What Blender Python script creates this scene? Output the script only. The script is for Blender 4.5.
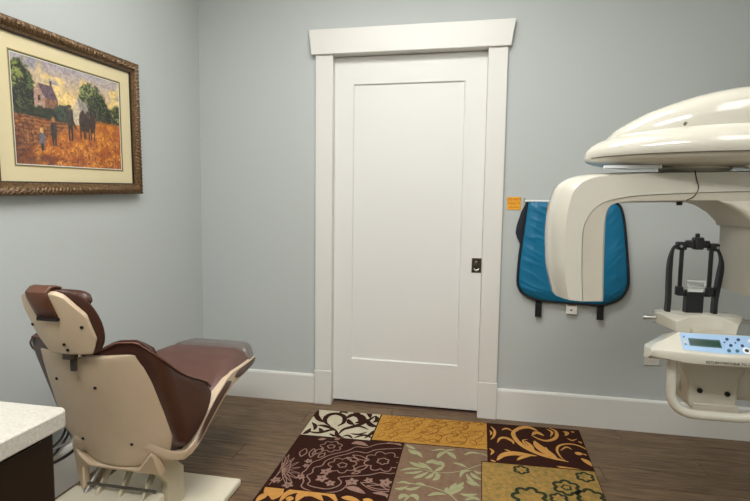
import bpy, bmesh, math, random
from mathutils import Vector, Matrix, noise as mnoise
import numpy as np

for o in list(bpy.data.objects):
    bpy.data.objects.remove(o, do_unlink=True)
SC = bpy.context.scene
COL = SC.collection
random.seed(7)

# ------------------------------------------------------------------ camera
FPX, YAW, PITCH, ROLL = 483.8, 0.1837, -0.0823, 0.0131
CAM = Vector((0.8686, -2.7561, 1.1693))
_f = Vector((-math.sin(YAW) * math.cos(PITCH), math.cos(YAW) * math.cos(PITCH), math.sin(PITCH)))
_r = Vector((math.cos(YAW), math.sin(YAW), 0))
_u = _r.cross(_f)
_r2 = _r * math.cos(ROLL) + _u * math.sin(ROLL)
_u2 = _u * math.cos(ROLL) - _r * math.sin(ROLL)
cd = bpy.data.cameras.new('camera')
cam = bpy.data.objects.new('camera', cd)
COL.objects.link(cam)
cd.sensor_width = 36
cd.lens = FPX / 750 * 36
cd.clip_start = 0.05
M = Matrix((_r2, _u2, -_f)).transposed().to_4x4()
M.translation = CAM
cam.matrix_world = M
SC.camera = cam

# ------------------------------------------------------------------ world, exposure
w = bpy.data.worlds.new('world')
SC.world = w
w.use_nodes = True
w.node_tree.nodes['Background'].inputs[0].default_value = (0.75, 0.8, 0.85, 1)
w.node_tree.nodes['Background'].inputs[1].default_value = 0.3
SC.view_settings.view_transform = 'Standard'
SC.view_settings.look = 'None'
SC.view_settings.gamma = 1
SC.view_settings.use_curve_mapping = False
SC.view_settings.exposure = 0.0

LIGHT_COLOR = (1.0, 0.99, 0.965)
# ceiling troffers, the last two added for extra light: (x, y, half size x, half size y, strength)
TROFFERS = [(0.55, -1.22, 0.60, 0.30, 15.0), (0.55, -3.20, 0.60, 0.30, 26.0), (2.10, -2.75, 0.30, 0.60, 7.0)]
CEIL = 2.74

# ------------------------------------------------------------------ helpers
def lin(r, g, b):
    f = lambda c: (c / 255) / 12.92 if c / 255 <= 0.04045 else ((c / 255 + 0.055) / 1.055) ** 2.4
    return (f(r), f(g), f(b), 1)

MATS = {}
def mat(name, rgb, rough=0.5, metal=0.0, spec=0.5, coat=0.0, noise=None, bump=None, vary=0.0, sheen=0.0):
    """noise=(scale, rgb2, amount[, (sx,sy,sz)]), bump=(scale, strength[, distance])"""
    if name in MATS:
        return MATS[name]
    m = bpy.data.materials.new(name)
    m.use_nodes = True
    nt = m.node_tree
    b = nt.nodes['Principled BSDF']
    b.inputs['Base Color'].default_value = lin(*rgb)
    b.inputs['Roughness'].default_value = rough
    b.inputs['Metallic'].default_value = metal
    b.inputs['Specular IOR Level'].default_value = spec
    b.inputs['Coat Weight'].default_value = coat
    b.inputs['Coat Roughness'].default_value = 0.08
    b.inputs['Sheen Weight'].default_value = sheen
    tc = nt.nodes.new('ShaderNodeTexCoord')
    last = None
    if noise:
        mp = nt.nodes.new('ShaderNodeMapping')
        if len(noise) > 3:
            mp.inputs['Scale'].default_value = noise[3]
        nt.links.new(tc.outputs['Object'], mp.inputs[0])
        n = nt.nodes.new('ShaderNodeTexNoise')
        n.inputs['Scale'].default_value = noise[0]
        n.inputs['Detail'].default_value = 6
        n.inputs['Roughness'].default_value = 0.65
        nt.links.new(mp.outputs[0], n.inputs['Vector'])
        r = nt.nodes.new('ShaderNodeValToRGB')
        r.color_ramp.elements[0].position = 0.35
        r.color_ramp.elements[1].position = 0.68
        r.color_ramp.elements[0].color = lin(*rgb)
        c2 = lin(*noise[1]); c1 = lin(*rgb); k = noise[2]
        r.color_ramp.elements[1].color = tuple(c1[i] * (1 - k) + c2[i] * k for i in range(3)) + (1,)
        nt.links.new(n.outputs['Fac'], r.inputs[0])
        last = r.outputs[0]
        nt.links.new(last, b.inputs['Base Color'])
    if vary:
        oi = nt.nodes.new('ShaderNodeObjectInfo')
        mr = nt.nodes.new('ShaderNodeMapRange')
        mr.inputs['To Min'].default_value = 1 - vary
        mr.inputs['To Max'].default_value = 1 + vary
        nt.links.new(oi.outputs['Random'], mr.inputs[0])
        mx = nt.nodes.new('ShaderNodeMix')
        mx.data_type = 'RGBA'; mx.blend_type = 'MULTIPLY'
        mx.inputs[0].default_value = 1
        if last: nt.links.new(last, mx.inputs[6])
        else: mx.inputs[6].default_value = lin(*rgb)
        nt.links.new(mr.outputs[0], mx.inputs[7])
        nt.links.new(mx.outputs[2], b.inputs['Base Color'])
    if bump:
        n2 = nt.nodes.new('ShaderNodeTexNoise')
        n2.inputs['Scale'].default_value = bump[0]
        n2.inputs['Detail'].default_value = 4
        nt.links.new(tc.outputs['Object'], n2.inputs['Vector'])
        bp = nt.nodes.new('ShaderNodeBump')
        bp.inputs['Strength'].default_value = bump[1]
        bp.inputs['Distance'].default_value = bump[2] if len(bump) > 2 else 0.002
        nt.links.new(n2.outputs['Fac'], bp.inputs['Height'])
        nt.links.new(bp.outputs[0], b.inputs['Normal'])
    MATS[name] = m
    return m

def emis(name, rgb, strength):
    m = bpy.data.materials.new(name)
    m.use_nodes = True
    b = m.node_tree.nodes['Principled BSDF']
    b.inputs['Base Color'].default_value = (*rgb, 1)
    b.inputs['Emission Color'].default_value = (*rgb, 1)
    b.inputs['Emission Strength'].default_value = strength
    return m

def origin(o):
    v = Vector((0, 0, 0))
    while o:
        v += o.location
        o = o.parent
    return v

def mk(name, verts, faces, m, parent=None, smooth=None, bevel=0, seg=2, local=False, solid=0, sub=0, soff=-1):
    """one mesh object. verts in world space unless local; smooth = crease angle in degrees"""
    off = origin(parent) if (parent and not local) else Vector((0, 0, 0))
    me = bpy.data.meshes.new(name)
    me.from_pydata([tuple(Vector(v) - off) for v in verts], [], faces)
    bm = bmesh.new(); bm.from_mesh(me)
    bmesh.ops.remove_doubles(bm, verts=bm.verts, dist=1e-6)
    bmesh.ops.recalc_face_normals(bm, faces=bm.faces)
    bm.to_mesh(me); bm.free()
    me.materials.append(m)
    o = bpy.data.objects.new(name, me)
    COL.objects.link(o)
    if parent: o.parent = parent
    if smooth is not None:
        for p in me.polygons: p.use_smooth = True
        if smooth < 180: me.set_sharp_from_angle(angle=math.radians(smooth))
    if solid:
        s = o.modifiers.new('solid', 'SOLIDIFY'); s.thickness = solid; s.offset = soff
    if bevel:
        b = o.modifiers.new('bevel', 'BEVEL'); b.width = bevel; b.segments = seg
        b.limit_method = 'ANGLE'; b.angle_limit = math.radians(35); b.harden_normals = False
        if smooth is None:
            for p in me.polygons: p.use_smooth = True
            me.set_sharp_from_angle(angle=math.radians(50))
    if sub:
        s = o.modifiers.new('sub', 'SUBSURF'); s.levels = sub; s.render_levels = sub
    return o

def boxd(x0, x1, y0, y1, z0, z1):
    v = [(x, y, z) for x in (x0, x1) for y in (y0, y1) for z in (z0, z1)]
    f = [(0, 1, 3, 2), (4, 6, 7, 5), (0, 4, 5, 1), (2, 3, 7, 6), (0, 2, 6, 4), (1, 5, 7, 3)]
    return v, f

def box(name, x0, x1, y0, y1, z0, z1, m, parent=None, bevel=0, seg=2, local=False):
    v, f = boxd(x0, x1, y0, y1, z0, z1)
    return mk(name, v, f, m, parent, bevel=bevel, seg=seg, local=local)

def boxes(name, lst, m, parent=None, bevel=0, local=False):
    V, F = [], []
    for b in lst:
        v, f = boxd(*b)
        F += [tuple(i + len(V) for i in q) for q in f]
        V += v
    off = origin(parent) if (parent and not local) else Vector((0, 0, 0))
    return mk(name, V, F, m, parent, bevel=bevel, local=local)

def loft(name, rings, m, parent=None, smooth=40, cap=True, closed=True, bevel=0, local=False, sub=0, solid=0):
    n = len(rings[0])
    V = [p for r in rings for p in r]
    F = []
    for i in range(len(rings) - 1):
        for j in range(n if closed else n - 1):
            k = (j + 1) % n
            F.append((i * n + j, i * n + k, (i + 1) * n + k, (i + 1) * n + j))
    if cap and closed:
        F.append(tuple(range(n)))
        F.append(tuple((len(rings) - 1) * n + j for j in range(n)))
    return mk(name, V, F, m, parent, smooth=smooth, bevel=bevel, local=local, sub=sub, solid=solid)

def prism(name, poly, axis, a, b, m, parent=None, bevel=0, seg=2, smooth=None, local=False):
    """poly: 2D points in the two other axes (in x,y,z order), extruded along axis from a to b"""
    def P(p, t):
        if axis == 0: return (t, p[0], p[1])
        if axis == 1: return (p[0], t, p[1])
        return (p[0], p[1], t)
    n = len(poly)
    V = [P(p, a) for p in poly] + [P(p, b) for p in poly]
    F = [tuple(range(n)), tuple(range(n, 2 * n))] + [(i, (i + 1) % n, n + (i + 1) % n, n + i) for i in range(n)]
    return mk(name, V, F, m, parent, bevel=bevel, seg=seg, smooth=smooth, local=local)

def catmull(pts, n=8, closed=False):
    P = [Vector(p) for p in pts]
    out = []
    N = len(P)
    rng = range(N) if closed else range(N - 1)
    for i in rng:
        if closed:
            p0, p1, p2, p3 = P[(i - 1) % N], P[i], P[(i + 1) % N], P[(i + 2) % N]
        else:
            p1, p2 = P[i], P[i + 1]
            p0 = P[i - 1] if i > 0 else p1 * 2 - p2
            p3 = P[i + 2] if i + 2 < N else p2 * 2 - p1
        for k in range(n):
            t = k / n
            out.append(0.5 * (2 * p1 + (p2 - p0) * t + (2 * p0 - 5 * p1 + 4 * p2 - p3) * t * t + (3 * p1 - p0 - 3 * p2 + p3) * t ** 3))
    if not closed: out.append(P[-1])
    return out

def tube(name, pts, r, m, parent=None, n=10, closed=False, local=False, flat=1.0):
    P = [Vector(p) for p in pts]
    rings = []
    up = None
    N = len(P)
    for i in range(N):
        if closed: d = (P[(i + 1) % N] - P[i - 1])
        else: d = P[min(i + 1, N - 1)] - P[max(i - 1, 0)]
        d.normalize()
        if up is None:
            a = Vector((0, 0, 1)) if abs(d.z) < 0.9 else Vector((1, 0, 0))
            up = (a - d * a.dot(d)).normalized()
        else:
            up = (up - d * up.dot(d)).normalized()
        s = d.cross(up)
        rr = r[i] if isinstance(r, (list, tuple)) else r
        rings.append([P[i] + (up * math.cos(2 * math.pi * k / n) * flat + s * math.sin(2 * math.pi * k / n)) * rr for k in range(n)])
    if closed: rings.append(rings[0])
    return loft(name, rings, m, parent, smooth=60, cap=not closed, local=local)

def disc(name, c, axis, r, h, m, parent=None, n=16, local=False, bevel=0):
    """solid cylinder centred at c, along a direction vector"""
    d = Vector(axis).normalized()
    a = Vector((0, 0, 1)) if abs(d.z) < 0.9 else Vector((1, 0, 0))
    u = (a - d * a.dot(d)).normalized(); s = d.cross(u)
    c = Vector(c)
    rings = [[c + d * t + (u * math.cos(2 * math.pi * k / n) + s * math.sin(2 * math.pi * k / n)) * r for k in range(n)] for t in (-h / 2, h / 2)]
    return loft(name, rings, m, parent, smooth=50, local=local, bevel=bevel)

def lerp(a, b, t): return a + (b - a) * t
def interp(x, tab):
    return float(np.interp(x, [t[0] for t in tab], [t[1] for t in tab]))
def sstep(a, b, x):
    t = min(1, max(0, (x - a) / (b - a)))
    return t * t * (3 - 2 * t)

def tag(o, label, cat, group=None):
    o['label'] = label; o['category'] = cat
    if group: o['group'] = group
    return o
def thing(name, loc, label, cat, group=None):
    o = bpy.data.objects.new(name, None)
    o.empty_display_size = 0.05
    COL.objects.link(o)
    o.location = loc
    return tag(o, label, cat, group)
def struct(o, label=None, cat=None):
    o['kind'] = 'structure'
    if label: o['label'] = label
    if cat: o['category'] = cat
    return o

def text(name, s, size, m, parent, matrix, extrude=0.0002, align='LEFT'):
    c = bpy.data.curves.new(name, 'FONT')
    c.body = s; c.size = size; c.extrude = extrude; c.align_x = align; c.resolution_u = 2
    t = bpy.data.objects.new(name, c)
    COL.objects.link(t)
    dg = bpy.context.evaluated_depsgraph_get()
    me = bpy.data.meshes.new_from_object(t.evaluated_get(dg))
    bpy.data.objects.remove(t)
    me.transform(matrix)
    if parent: me.transform(Matrix.Translation(-origin(parent)))
    me.materials.clear(); me.materials.append(m)
    o = bpy.data.objects.new(name, me)
    COL.objects.link(o)
    o.parent = parent
    return o

# ------------------------------------------------------------------ materials
PAINT = mat('wall_paint', (190, 195, 193), 0.75, spec=0.25, bump=(260, 0.10, 0.001))
WHITE = mat('white_trim_paint', (226, 224, 218), 0.38, bump=(60, 0.04, 0.001))
DOORW = mat('white_door_paint', (228, 227, 223), 0.42, bump=(90, 0.04, 0.001))
CEILM = mat('ceiling_white', (235, 235, 230), 0.9, bump=(200, 0.2))
PLANK = mat('floor_plank_wood', (130, 105, 78), 0.46, spec=0.4, noise=(9, (62, 47, 33), 1.0, (0.6, 12, 12)), vary=0.06, bump=(110, 0.12, 0.001))
DARKGAP = mat('dark_gap', (30, 24, 20), 0.9)
BEIGE = mat('beige_plastic', (210, 188, 160), 0.38, noise=(14, (202, 179, 150), 0.6), bump=(300, 0.05, 0.0005))
IVORY = mat('ivory_plastic', (220, 216, 200), 0.4, bump=(300, 0.03, 0.0005))
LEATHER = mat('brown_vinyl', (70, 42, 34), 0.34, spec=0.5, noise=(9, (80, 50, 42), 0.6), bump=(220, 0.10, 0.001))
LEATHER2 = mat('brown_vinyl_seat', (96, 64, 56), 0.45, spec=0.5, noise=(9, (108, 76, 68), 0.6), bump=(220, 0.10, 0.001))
MACH = mat('machine_cream', (206, 202, 188), 0.16, coat=0.5, noise=(5, (200, 195, 180), 0.5))
MACHM = mat('machine_cream_matte', (194, 188, 172), 0.42)
BLACK = mat('black_plastic', (20, 20, 22), 0.42)
STEEL = mat('brushed_steel', (190, 188, 182), 0.28, metal=1.0)

# ------------------------------------------------------------------ room shell
XL, XR, YF = -0.74, 2.95, -4.75
OP0, OP1, OPZ = 0.1013, 0.966, 2.05      # door opening
floor_o = struct(box('floor', XL - .1, XR + .1, YF - .1, 0.30, -0.06, -0.006, DARKGAP), 'brown-grey wood plank floor', 'floor')
def plank_floor():
    rowh, ln = 0.152, 1.22
    y = 0.02
    r = 0
    me_cache = {}
    while y > YF:
        y0 = max(y - rowh, YF)
        off = (r * 0.47) % ln
        x = XL - off
        while x < XR:
            x0, x1 = max(x, XL), min(x + ln, XR)
            if x1 - x0 > 0.02:
                g = 0.0009
                key = (round(x1 - x0, 3), round(y - y0, 3))
                if key not in me_cache:
                    a, b = (x1 - x0) / 2 - g, (y - y0) / 2 - g
                    c = 0.0015
                    V = [(-a, -b, -.006), (a, -b, -.006), (a, b, -.006), (-a, b, -.006),
                         (-a, -b, -c), (a, -b, -c), (a, b, -c), (-a, b, -c),
                         (-a + c, -b + c, 0), (a - c, -b + c, 0), (a - c, b - c, 0), (-a + c, b - c, 0)]
                    F = [(0, 3, 2, 1), (8, 9, 10, 11)]
                    for i in range(4):
                        j = (i + 1) % 4
                        F += [(i, j, 4 + j, 4 + i), (4 + i, 4 + j, 8 + j, 8 + i)]
                    me = bpy.data.meshes.new('plank'); me.from_pydata(V, [], F); me.materials.append(PLANK)
                    me_cache[key] = me
                o = bpy.data.objects.new('plank', me_cache[key])
                COL.objects.link(o); o.parent = floor_o
                o.location = ((x0 + x1) / 2, (y + y0) / 2, 0)
            x += ln
        y = y0; r += 1
# plank grain should differ per plank: shift the texture by the object's random value
def plank_nodes():
    nt = PLANK.node_tree
    nz = [n for n in nt.nodes if n.type == 'TEX_NOISE' and abs(n.inputs['Scale'].default_value - 9) < .1][0]
    nz.inputs['Detail'].default_value = 12; nz.inputs['Roughness'].default_value = .78
    rp = [n for n in nt.nodes if n.type == 'VALTORGB'][0]
    rp.color_ramp.elements[0].position = .40; rp.color_ramp.elements[1].position = .62
    mp = [n for n in nt.nodes if n.type == 'MAPPING'][0]
    oi = [n for n in nt.nodes if n.type == 'OBJECT_INFO'][0]
    ml = nt.nodes.new('ShaderNodeMath'); ml.operation = 'MULTIPLY'; ml.inputs[1].default_value = 37.0
    nt.links.new(oi.outputs['Random'], ml.inputs[0])
    nt.links.new(ml.outputs[0], mp.inputs['Location'])
plank_floor(); plank_nodes()

struct(box('ceiling', XL - .1, XR + .1, YF - .1, 0.1, CEIL, CEIL + .1, CEILM))
struct(boxes('wall_back', [(XL - .1, OP0 - .02, 0, .12, -.006, CEIL), (OP1 + .02, XR + .1, 0, .12, -.006, CEIL), (OP0 - .02, OP1 + .02, 0, .12, OPZ + .02, CEIL)], PAINT))
struct(box('wall_left', XL - .1, XL, YF, 0, -.006, CEIL, PAINT))
struct(box('wall_right', XR, XR + .1, YF, 0, -.006, CEIL, PAINT))
struct(box('wall_front', XL - .1, XR + .1, YF - .1, YF, -.006, CEIL, PAINT))
struct(box('wall_light_block', OP0 - .3, OP1 + .3, .28, .30, -.006, CEIL, PAINT))  # unseen panel added to keep light from leaking under the door

# casing (two legs with plinth blocks), header with flared ends, jamb liners
PZ = 0.209
for i, (a, b) in enumerate(((0, OP0), (OP1, 1.0678))):
    t = struct(box('trim_%d' % (i + 1), a + (0 if i else .001), b - (.001 if i else 0), -.02, 0, PZ, OPZ, WHITE, bevel=.002),
               ('left' if i == 0 else 'right') + ' white door casing board', 'trim')
    v, f = boxd(a - .002, b + .002, -.026, 0, 0, PZ)
    pb = mk('plinth_block', v, f, WHITE, t, bevel=.003)
hv = [(-.0385, 2.188), (1.1027, 2.188), (1.082, 2.05), (-.0222, 2.05)]
hd = struct(prism('trim_3', hv, 1, -.034, 0, WHITE, bevel=.003), 'white header board with slanted ends over the door', 'trim')
struct(boxes('trim_4', [(OP0 - .02, OP0, -.002, .12, 0, OPZ), (OP1, OP1 + .02, -.002, .12, 0, OPZ), (OP0 - .02, OP1 + .02, -.002, .12, OPZ, OPZ + .02)], WHITE),
       'white jamb lining the door opening', 'trim')

# baseboards
BZ = 0.176
def baseboard(name, prof_axis, fixed, sgn, a, b, label):
    """profile with a small eased top; runs along x (prof_axis 0) or y (1)"""
    pr = [(0, 0), (0.016, 0), (0.016, BZ - .012), (0.012, BZ - .003), (0.006, BZ), (0, BZ)]
    if prof_axis == 0:
        poly = [(fixed + sgn * p[0], p[1]) for p in pr]
        o = prism(name, poly, 0, a, b, WHITE)
    else:
        poly = [(fixed + sgn * p[0], p[1]) for p in pr]
        o = prism(name, poly, 1, a, b, WHITE)
    return struct(o, label, 'baseboard')
baseboard('baseboard_back_left', 0, 0, -1, XL, -.002, 'white baseboard left of the door')
baseboard('baseboard_back_right', 0, 0, -1, 1.070, XR, 'white baseboard right of the door')
baseboard('baseboard_left', 1, XL, 1, YF, -.016, 'white baseboard along the left wall')
baseboard('baseboard_right', 1, XR, -1, YF, -.016, 'white baseboard along the right wall')
baseboard('baseboard_front', 0, YF, 1, XL + .016, XR - .016, 'white baseboard along the wall behind')

# ------------------------------------------------------------------ pocket door
DX0, DX1, DY = OP0 + .001, OP1 - .001, 0.030
DZ0, DZ1 = 0.020, OPZ - .004
PX0, PX1, PZ0, PZ1 = 0.212, 0.848, 0.276, 1.893
door = struct(thing('door_1', (0.53, DY, 0), 'white single-panel pocket door with square metal pull', 'door'))
box('stile', DX0, PX0, DY, DY + .04, DZ0, DZ1, DOORW, door)
box('stile', PX1, DX1, DY, DY + .04, DZ0, DZ1, DOORW, door)
box('rail', PX0, PX1, DY, DY + .04, PZ1, DZ1, DOORW, door)
box('rail', PX0, PX1, DY, DY + .04, DZ0, PZ0, DOORW, door)
# recessed panel with a sloped sticking edge
s, d = 0.006, 0.010
V = [(PX0, DY, PZ0), (PX1, DY, PZ0), (PX1, DY, PZ1), (PX0, DY, PZ1),
     (PX0 + s, DY + d, PZ0 + s), (PX1 - s, DY + d, PZ0 + s), (PX1 - s, DY + d, PZ1 - s), (PX0 + s, DY + d, PZ1 - s)]
mk('panel', V, [(4, 5, 6, 7), (0, 1, 5, 4), (1, 2, 6, 5), (2, 3, 7, 6), (3, 0, 4, 7)], DOORW, door)
PULLM = mat('pull_bronze', (92, 84, 74), 0.32, metal=1.0)
hx0, hx1, hz0, hz1 = 0.910, 0.9635, 0.826, 0.908
pull = boxes('flush_pull', [(hx0, hx1, DY - .003, DY, hz0, hz0 + .010), (hx0, hx1, DY - .003, DY, hz1 - .010, hz1),
                            (hx0, hx0 + .010, DY - .003, DY, hz0 + .01, hz1 - .01), (hx1 - .010, hx1, DY - .003, DY, hz0 + .01, hz1 - .01)], PULLM, door)
pull['label'] = 'square dark metal flush pull'
cxp, czp = (hx0 + hx1) / 2, (hz0 + hz1) / 2
rings = []
for t in range(6):
    a = t / 5 * math.pi / 2
    rings.append([(cxp + .020 * math.cos(a) * math.cos(k * math.pi / 10), DY - .001 - .0 + .0 - .0045 * math.sin(a) * -1 * -1, czp + .028 * math.cos(a) * math.sin(k * math.pi / 10)) for k in range(20)])
box('pull_cup', hx0 + .008, hx1 - .008, DY - .0008, DY, hz0 + .008, hz1 - .008, mat('pull_dark', (45, 40, 35), 0.4, metal=1), pull)
loft('thumb_latch', rings, PULLM, pull)
tube('finger_crescent', [(cxp + .014 * math.cos(a), DY - .004, czp - .012 + .016 * math.sin(a)) for a in [math.pi * (1.05 + .9 * k / 10) for k in range(11)]], [.001, .003, .0045, .005, .0055, .006, .0055, .005, .0045, .003, .001], STEEL, pull)
struct(box('threshold', OP0, OP1, .0, .12, 0.0, .003, mat('threshold_wood', (112, 90, 74), 0.35)), 'low wooden threshold strip under the door', 'threshold')
bpy.data.objects['threshold'].name = 'trim_5'

# ------------------------------------------------------------------ ceiling troffers
DIFF = []
for i, (x, y, hx, hy, s) in enumerate(TROFFERS):
    lab = ['ceiling light panel nearest the door', 'added ceiling fill panel farthest from the door', 'added ceiling panel toward the right wall'][i]
    t = thing('ceiling_light', (x, y, CEIL), 'white rectangular ' + lab, 'light', 'ceiling light panels')
    boxes('frame', [(x - hx - .03, x + hx + .03, y - hy - .03, y - hy, CEIL - .02, CEIL), (x - hx - .03, x + hx + .03, y + hy, y + hy + .03, CEIL - .02, CEIL),
                    (x - hx - .03, x - hx, y - hy, y + hy, CEIL - .02, CEIL), (x + hx, x + hx + .03, y - hy, y + hy, CEIL - .02, CEIL)], WHITE, t)
    box('diffuser', x - hx, x + hx, y - hy, y + hy, CEIL - .014, CEIL - .004, emis('diffuser_%d' % i, LIGHT_COLOR, s), t)

# ------------------------------------------------------------------ rug
def rmat(name, rgb, rgb2=None, sc=40, amt=.6):
    return mat(name, rgb, 0.95, spec=0.1, noise=(sc, rgb2 or tuple(int(c * .75) for c in rgb), amt), bump=(900, 0.5, 0.002))
R_DARK = rmat('rug_dark_brown', (54, 28, 20), (40, 20, 15))
R_CREAM = rmat('rug_cream', (202, 192, 168), (176, 164, 138))
R_GOLD = rmat('rug_gold', (190, 142, 66), (168, 118, 50))
R_GOLD2 = rmat('rug_gold_dark', (150, 102, 42))
R_LILAC = rmat('rug_lilac', (158, 124, 110))
R_TAUPE = rmat('rug_taupe', (132, 106, 86), (108, 84, 66))
R_SAGE = rmat('rug_sage', (160, 160, 122), (140, 138, 100))
R_OLIVE = rmat('rug_olive', (172, 134, 72), (120, 106, 62), 45, 1.0)
R_GREEN = rmat('rug_green', (48, 56, 38))
R_SCROLL = rmat('rug_scroll_gold', (202, 150, 82), (176, 122, 58))

rug = thing('area_rug', (0.78, -1.1, 0), 'patchwork floral area rug in brown, gold and olive before the door', 'rug')
RZ = 0.008
def warp(x, y):
    """rug edges run a little out of square"""
    u = (x - .05) / 1.45
    v = max(0.0, -(y + .10))
    yy = y + lerp(-.022, .020, u)
    xx = x + lerp(.016, -.055, u) * min(v, .75)
    return xx, yy

def clip_mesh(V, F, rect):
    bm = bmesh.new()
    vs = [bm.verts.new((v[0], v[1], v[2])) for v in V]
    for f in F:
        try: bm.faces.new([vs[i] for i in f])
        except ValueError: pass
    for co, no in (((rect[0], 0, 0), (-1, 0, 0)), ((rect[1], 0, 0), (1, 0, 0)), ((0, rect[2], 0), (0, -1, 0)), ((0, rect[3], 0), (0, 1, 0))):
        bmesh.ops.bisect_plane(bm, geom=bm.verts[:] + bm.edges[:] + bm.faces[:], plane_co=co, plane_no=no, clear_outer=True)
    bm.verts.index_update()
    V2 = [tuple(v.co) for v in bm.verts]; F2 = [[v.index for v in f.verts] for f in bm.faces]
    bm.free()
    return V2, F2

class Motif:
    def __init__(s): s.V = []; s.F = []
    def add(s, V, F):
        o = len(s.V); s.k = getattr(s, 'k', 0) + 1; s.V += [(v[0], v[1], v[2] if len(v) > 2 else s.k * 8e-6) for v in V]; s.F += [tuple(i + o for i in f) for f in F]
    def stroke(s, pts, wd, closed=False):
        n = len(pts); V = []
        for i, p in enumerate(pts):
            a = pts[i - 1] if (i or closed) else p
            b = pts[(i + 1) % n] if (i < n - 1 or closed) else p
            dx, dy = b[0] - a[0], b[1] - a[1]; l = math.hypot(dx, dy) or 1
            h = (wd(i / (n - 1)) if callable(wd) else wd) / 2
            V += [(p[0] - dy / l * h, p[1] + dx / l * h), (p[0] + dy / l * h, p[1] - dx / l * h)]
        F = [(2 * i, 2 * i + 1, 2 * i + 3, 2 * i + 2) for i in range(n - 1)]
        if closed: F.append((2 * n - 2, 2 * n - 1, 1, 0))
        s.add(V, F)
    def leaf(s, x, y, ang, L, W, bend=0.0, n=10):
        pts = []
        a = ang; px, py = x, y
        for i in range(n + 1):
            pts.append((px, py)); px += math.cos(a) * L / n; py += math.sin(a) * L / n; a += bend / n
        s.stroke(pts, lambda t: W * math.sin(math.pi * t ** .75) + .0008)
        return px, py, a
    def spiral(s, x, y, ang, L, turn, W, n=34, pw=1.6):
        """curve whose curvature grows: scroll ending in a curl"""
        pts = []; a = ang; px, py = x, y
        for i in range(n + 1):
            t = i / n
            pts.append((px, py)); st = L / n * (1.25 - .6 * t)
            px += math.cos(a) * st; py += math.sin(a) * st; a += turn * (t ** pw) * (pw + 1) / n
        s.stroke(pts, lambda t: W * (.25 + .75 * math.sin(math.pi * min(1, t * 1.05)) ** .8))
        s.disc(px, py, W * .55)
        return pts
    def disc(s, x, y, r, n=10):
        s.add([(x + r * math.cos(2 * math.pi * k / n), y + r * math.sin(2 * math.pi * k / n)) for k in range(n)], [tuple(range(n))])
    def outline_flower(s, x, y, r, n=7, w=.006, amp=.18, ph=0.):
        k = n * 8
        s.stroke([(x + r * (1 - amp + amp * abs(math.sin(n * (t * math.pi / k) + ph)) * 2) * math.cos(2 * math.pi * t / k),
                   y + r * (1 - amp + amp * abs(math.sin(n * (t * math.pi / k) + ph)) * 2) * math.sin(2 * math.pi * t / k)) for t in range(k)], w, True)
    def solid_flower(s, x, y, r, n=5, ph=0.):
        for k in range(n):
            a = ph + 2 * math.pi * k / n
            s.leaf(x + math.cos(a) * r * .12, y + math.sin(a) * r * .12, a, r * .88, r * .62)
    def outline_leaf(s, x, y, ang, L, W, w=.005):
        pts = []
        for i in range(21):
            t = i / 20; q = t * 2 if t < .5 else 2 - t * 2
            h = (1 if t < .5 else -1) * W * math.sin(math.pi * q)
            pts.append((x + math.cos(ang) * q * L - math.sin(ang) * h, y + math.sin(ang) * q * L + math.cos(ang) * h))
        s.stroke(pts, w)

def patch(name, x0, x1, y0, y1, base, motif_lists, label, gap=(1, 1, 1, 1)):
    """a tufted square of the rug with raised motif meshes as sub-parts"""
    g = .0035
    x0, x1, y0, y1 = x0 + g * gap[0], x1 - g * gap[1], y0 + g * gap[2], y1 - g * gap[3]
    g = 0
    nx, ny = 12, 12
    V, F = [], []
    for j in range(ny + 1):
        for i in range(nx + 1):
            X, Y = warp(lerp(x0 + g, x1 - g, i / nx), lerp(y0 + g, y1 - g, j / ny))
            V.append((X, Y, RZ))
    for j in range(ny):
        for i in range(nx):
            a = j * (nx + 1) + i
            F.append((a, a + 1, a + nx + 2, a + nx + 1))
    p = mk(name, V, F, base, rug)
    p['label'] = label
    for k, (mn, mo, mm) in enumerate(motif_lists):
        V2, F2 = clip_mesh(mo.V, mo.F, (x0 + g, x1 - g, y0 + g, y1 - g))
        V3 = []
        for v in V2:
            X, Y = warp(v[0], v[1]); V3.append((X, Y, RZ + .0004 + v[2]))
        if V3: mk(mn, V3, F2, mm, p)
    return p

RUGY0, RUGY1 = -2.15, -.10
V, F = [], []
N = 24
for j in range(N + 1):
    y = lerp(RUGY1, RUGY0, j / N)
    for x in (.05, .5, 1.0, 1.5):
        X, Y = warp(x, y)
        V.append((X, Y, .0065))
    X, Y = warp(.05, y); V.append((X - .001, Y, 0.0)); X, Y = warp(1.5, y); V.append((X + .001, Y, 0.0))
for j in range(N):
    for k in range(3): F.append((6 * j + k, 6 * j + k + 1, 6 * j + 7 + k, 6 * j + 6 + k))
    F.append((6 * j + 4, 6 * j, 6 * j + 6, 6 * j + 10)); F.append((6 * j + 3, 6 * j + 5, 6 * j + 11, 6 * j + 9))
F.append((4, 5, 3, 2, 1, 0)); b0 = 6 * N; F.append((b0, b0 + 1, b0 + 2, b0 + 3, b0 + 5, b0 + 4))
mk('backing', V, F, R_DARK, rug)['label'] = 'dark brown border and backing'

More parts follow.
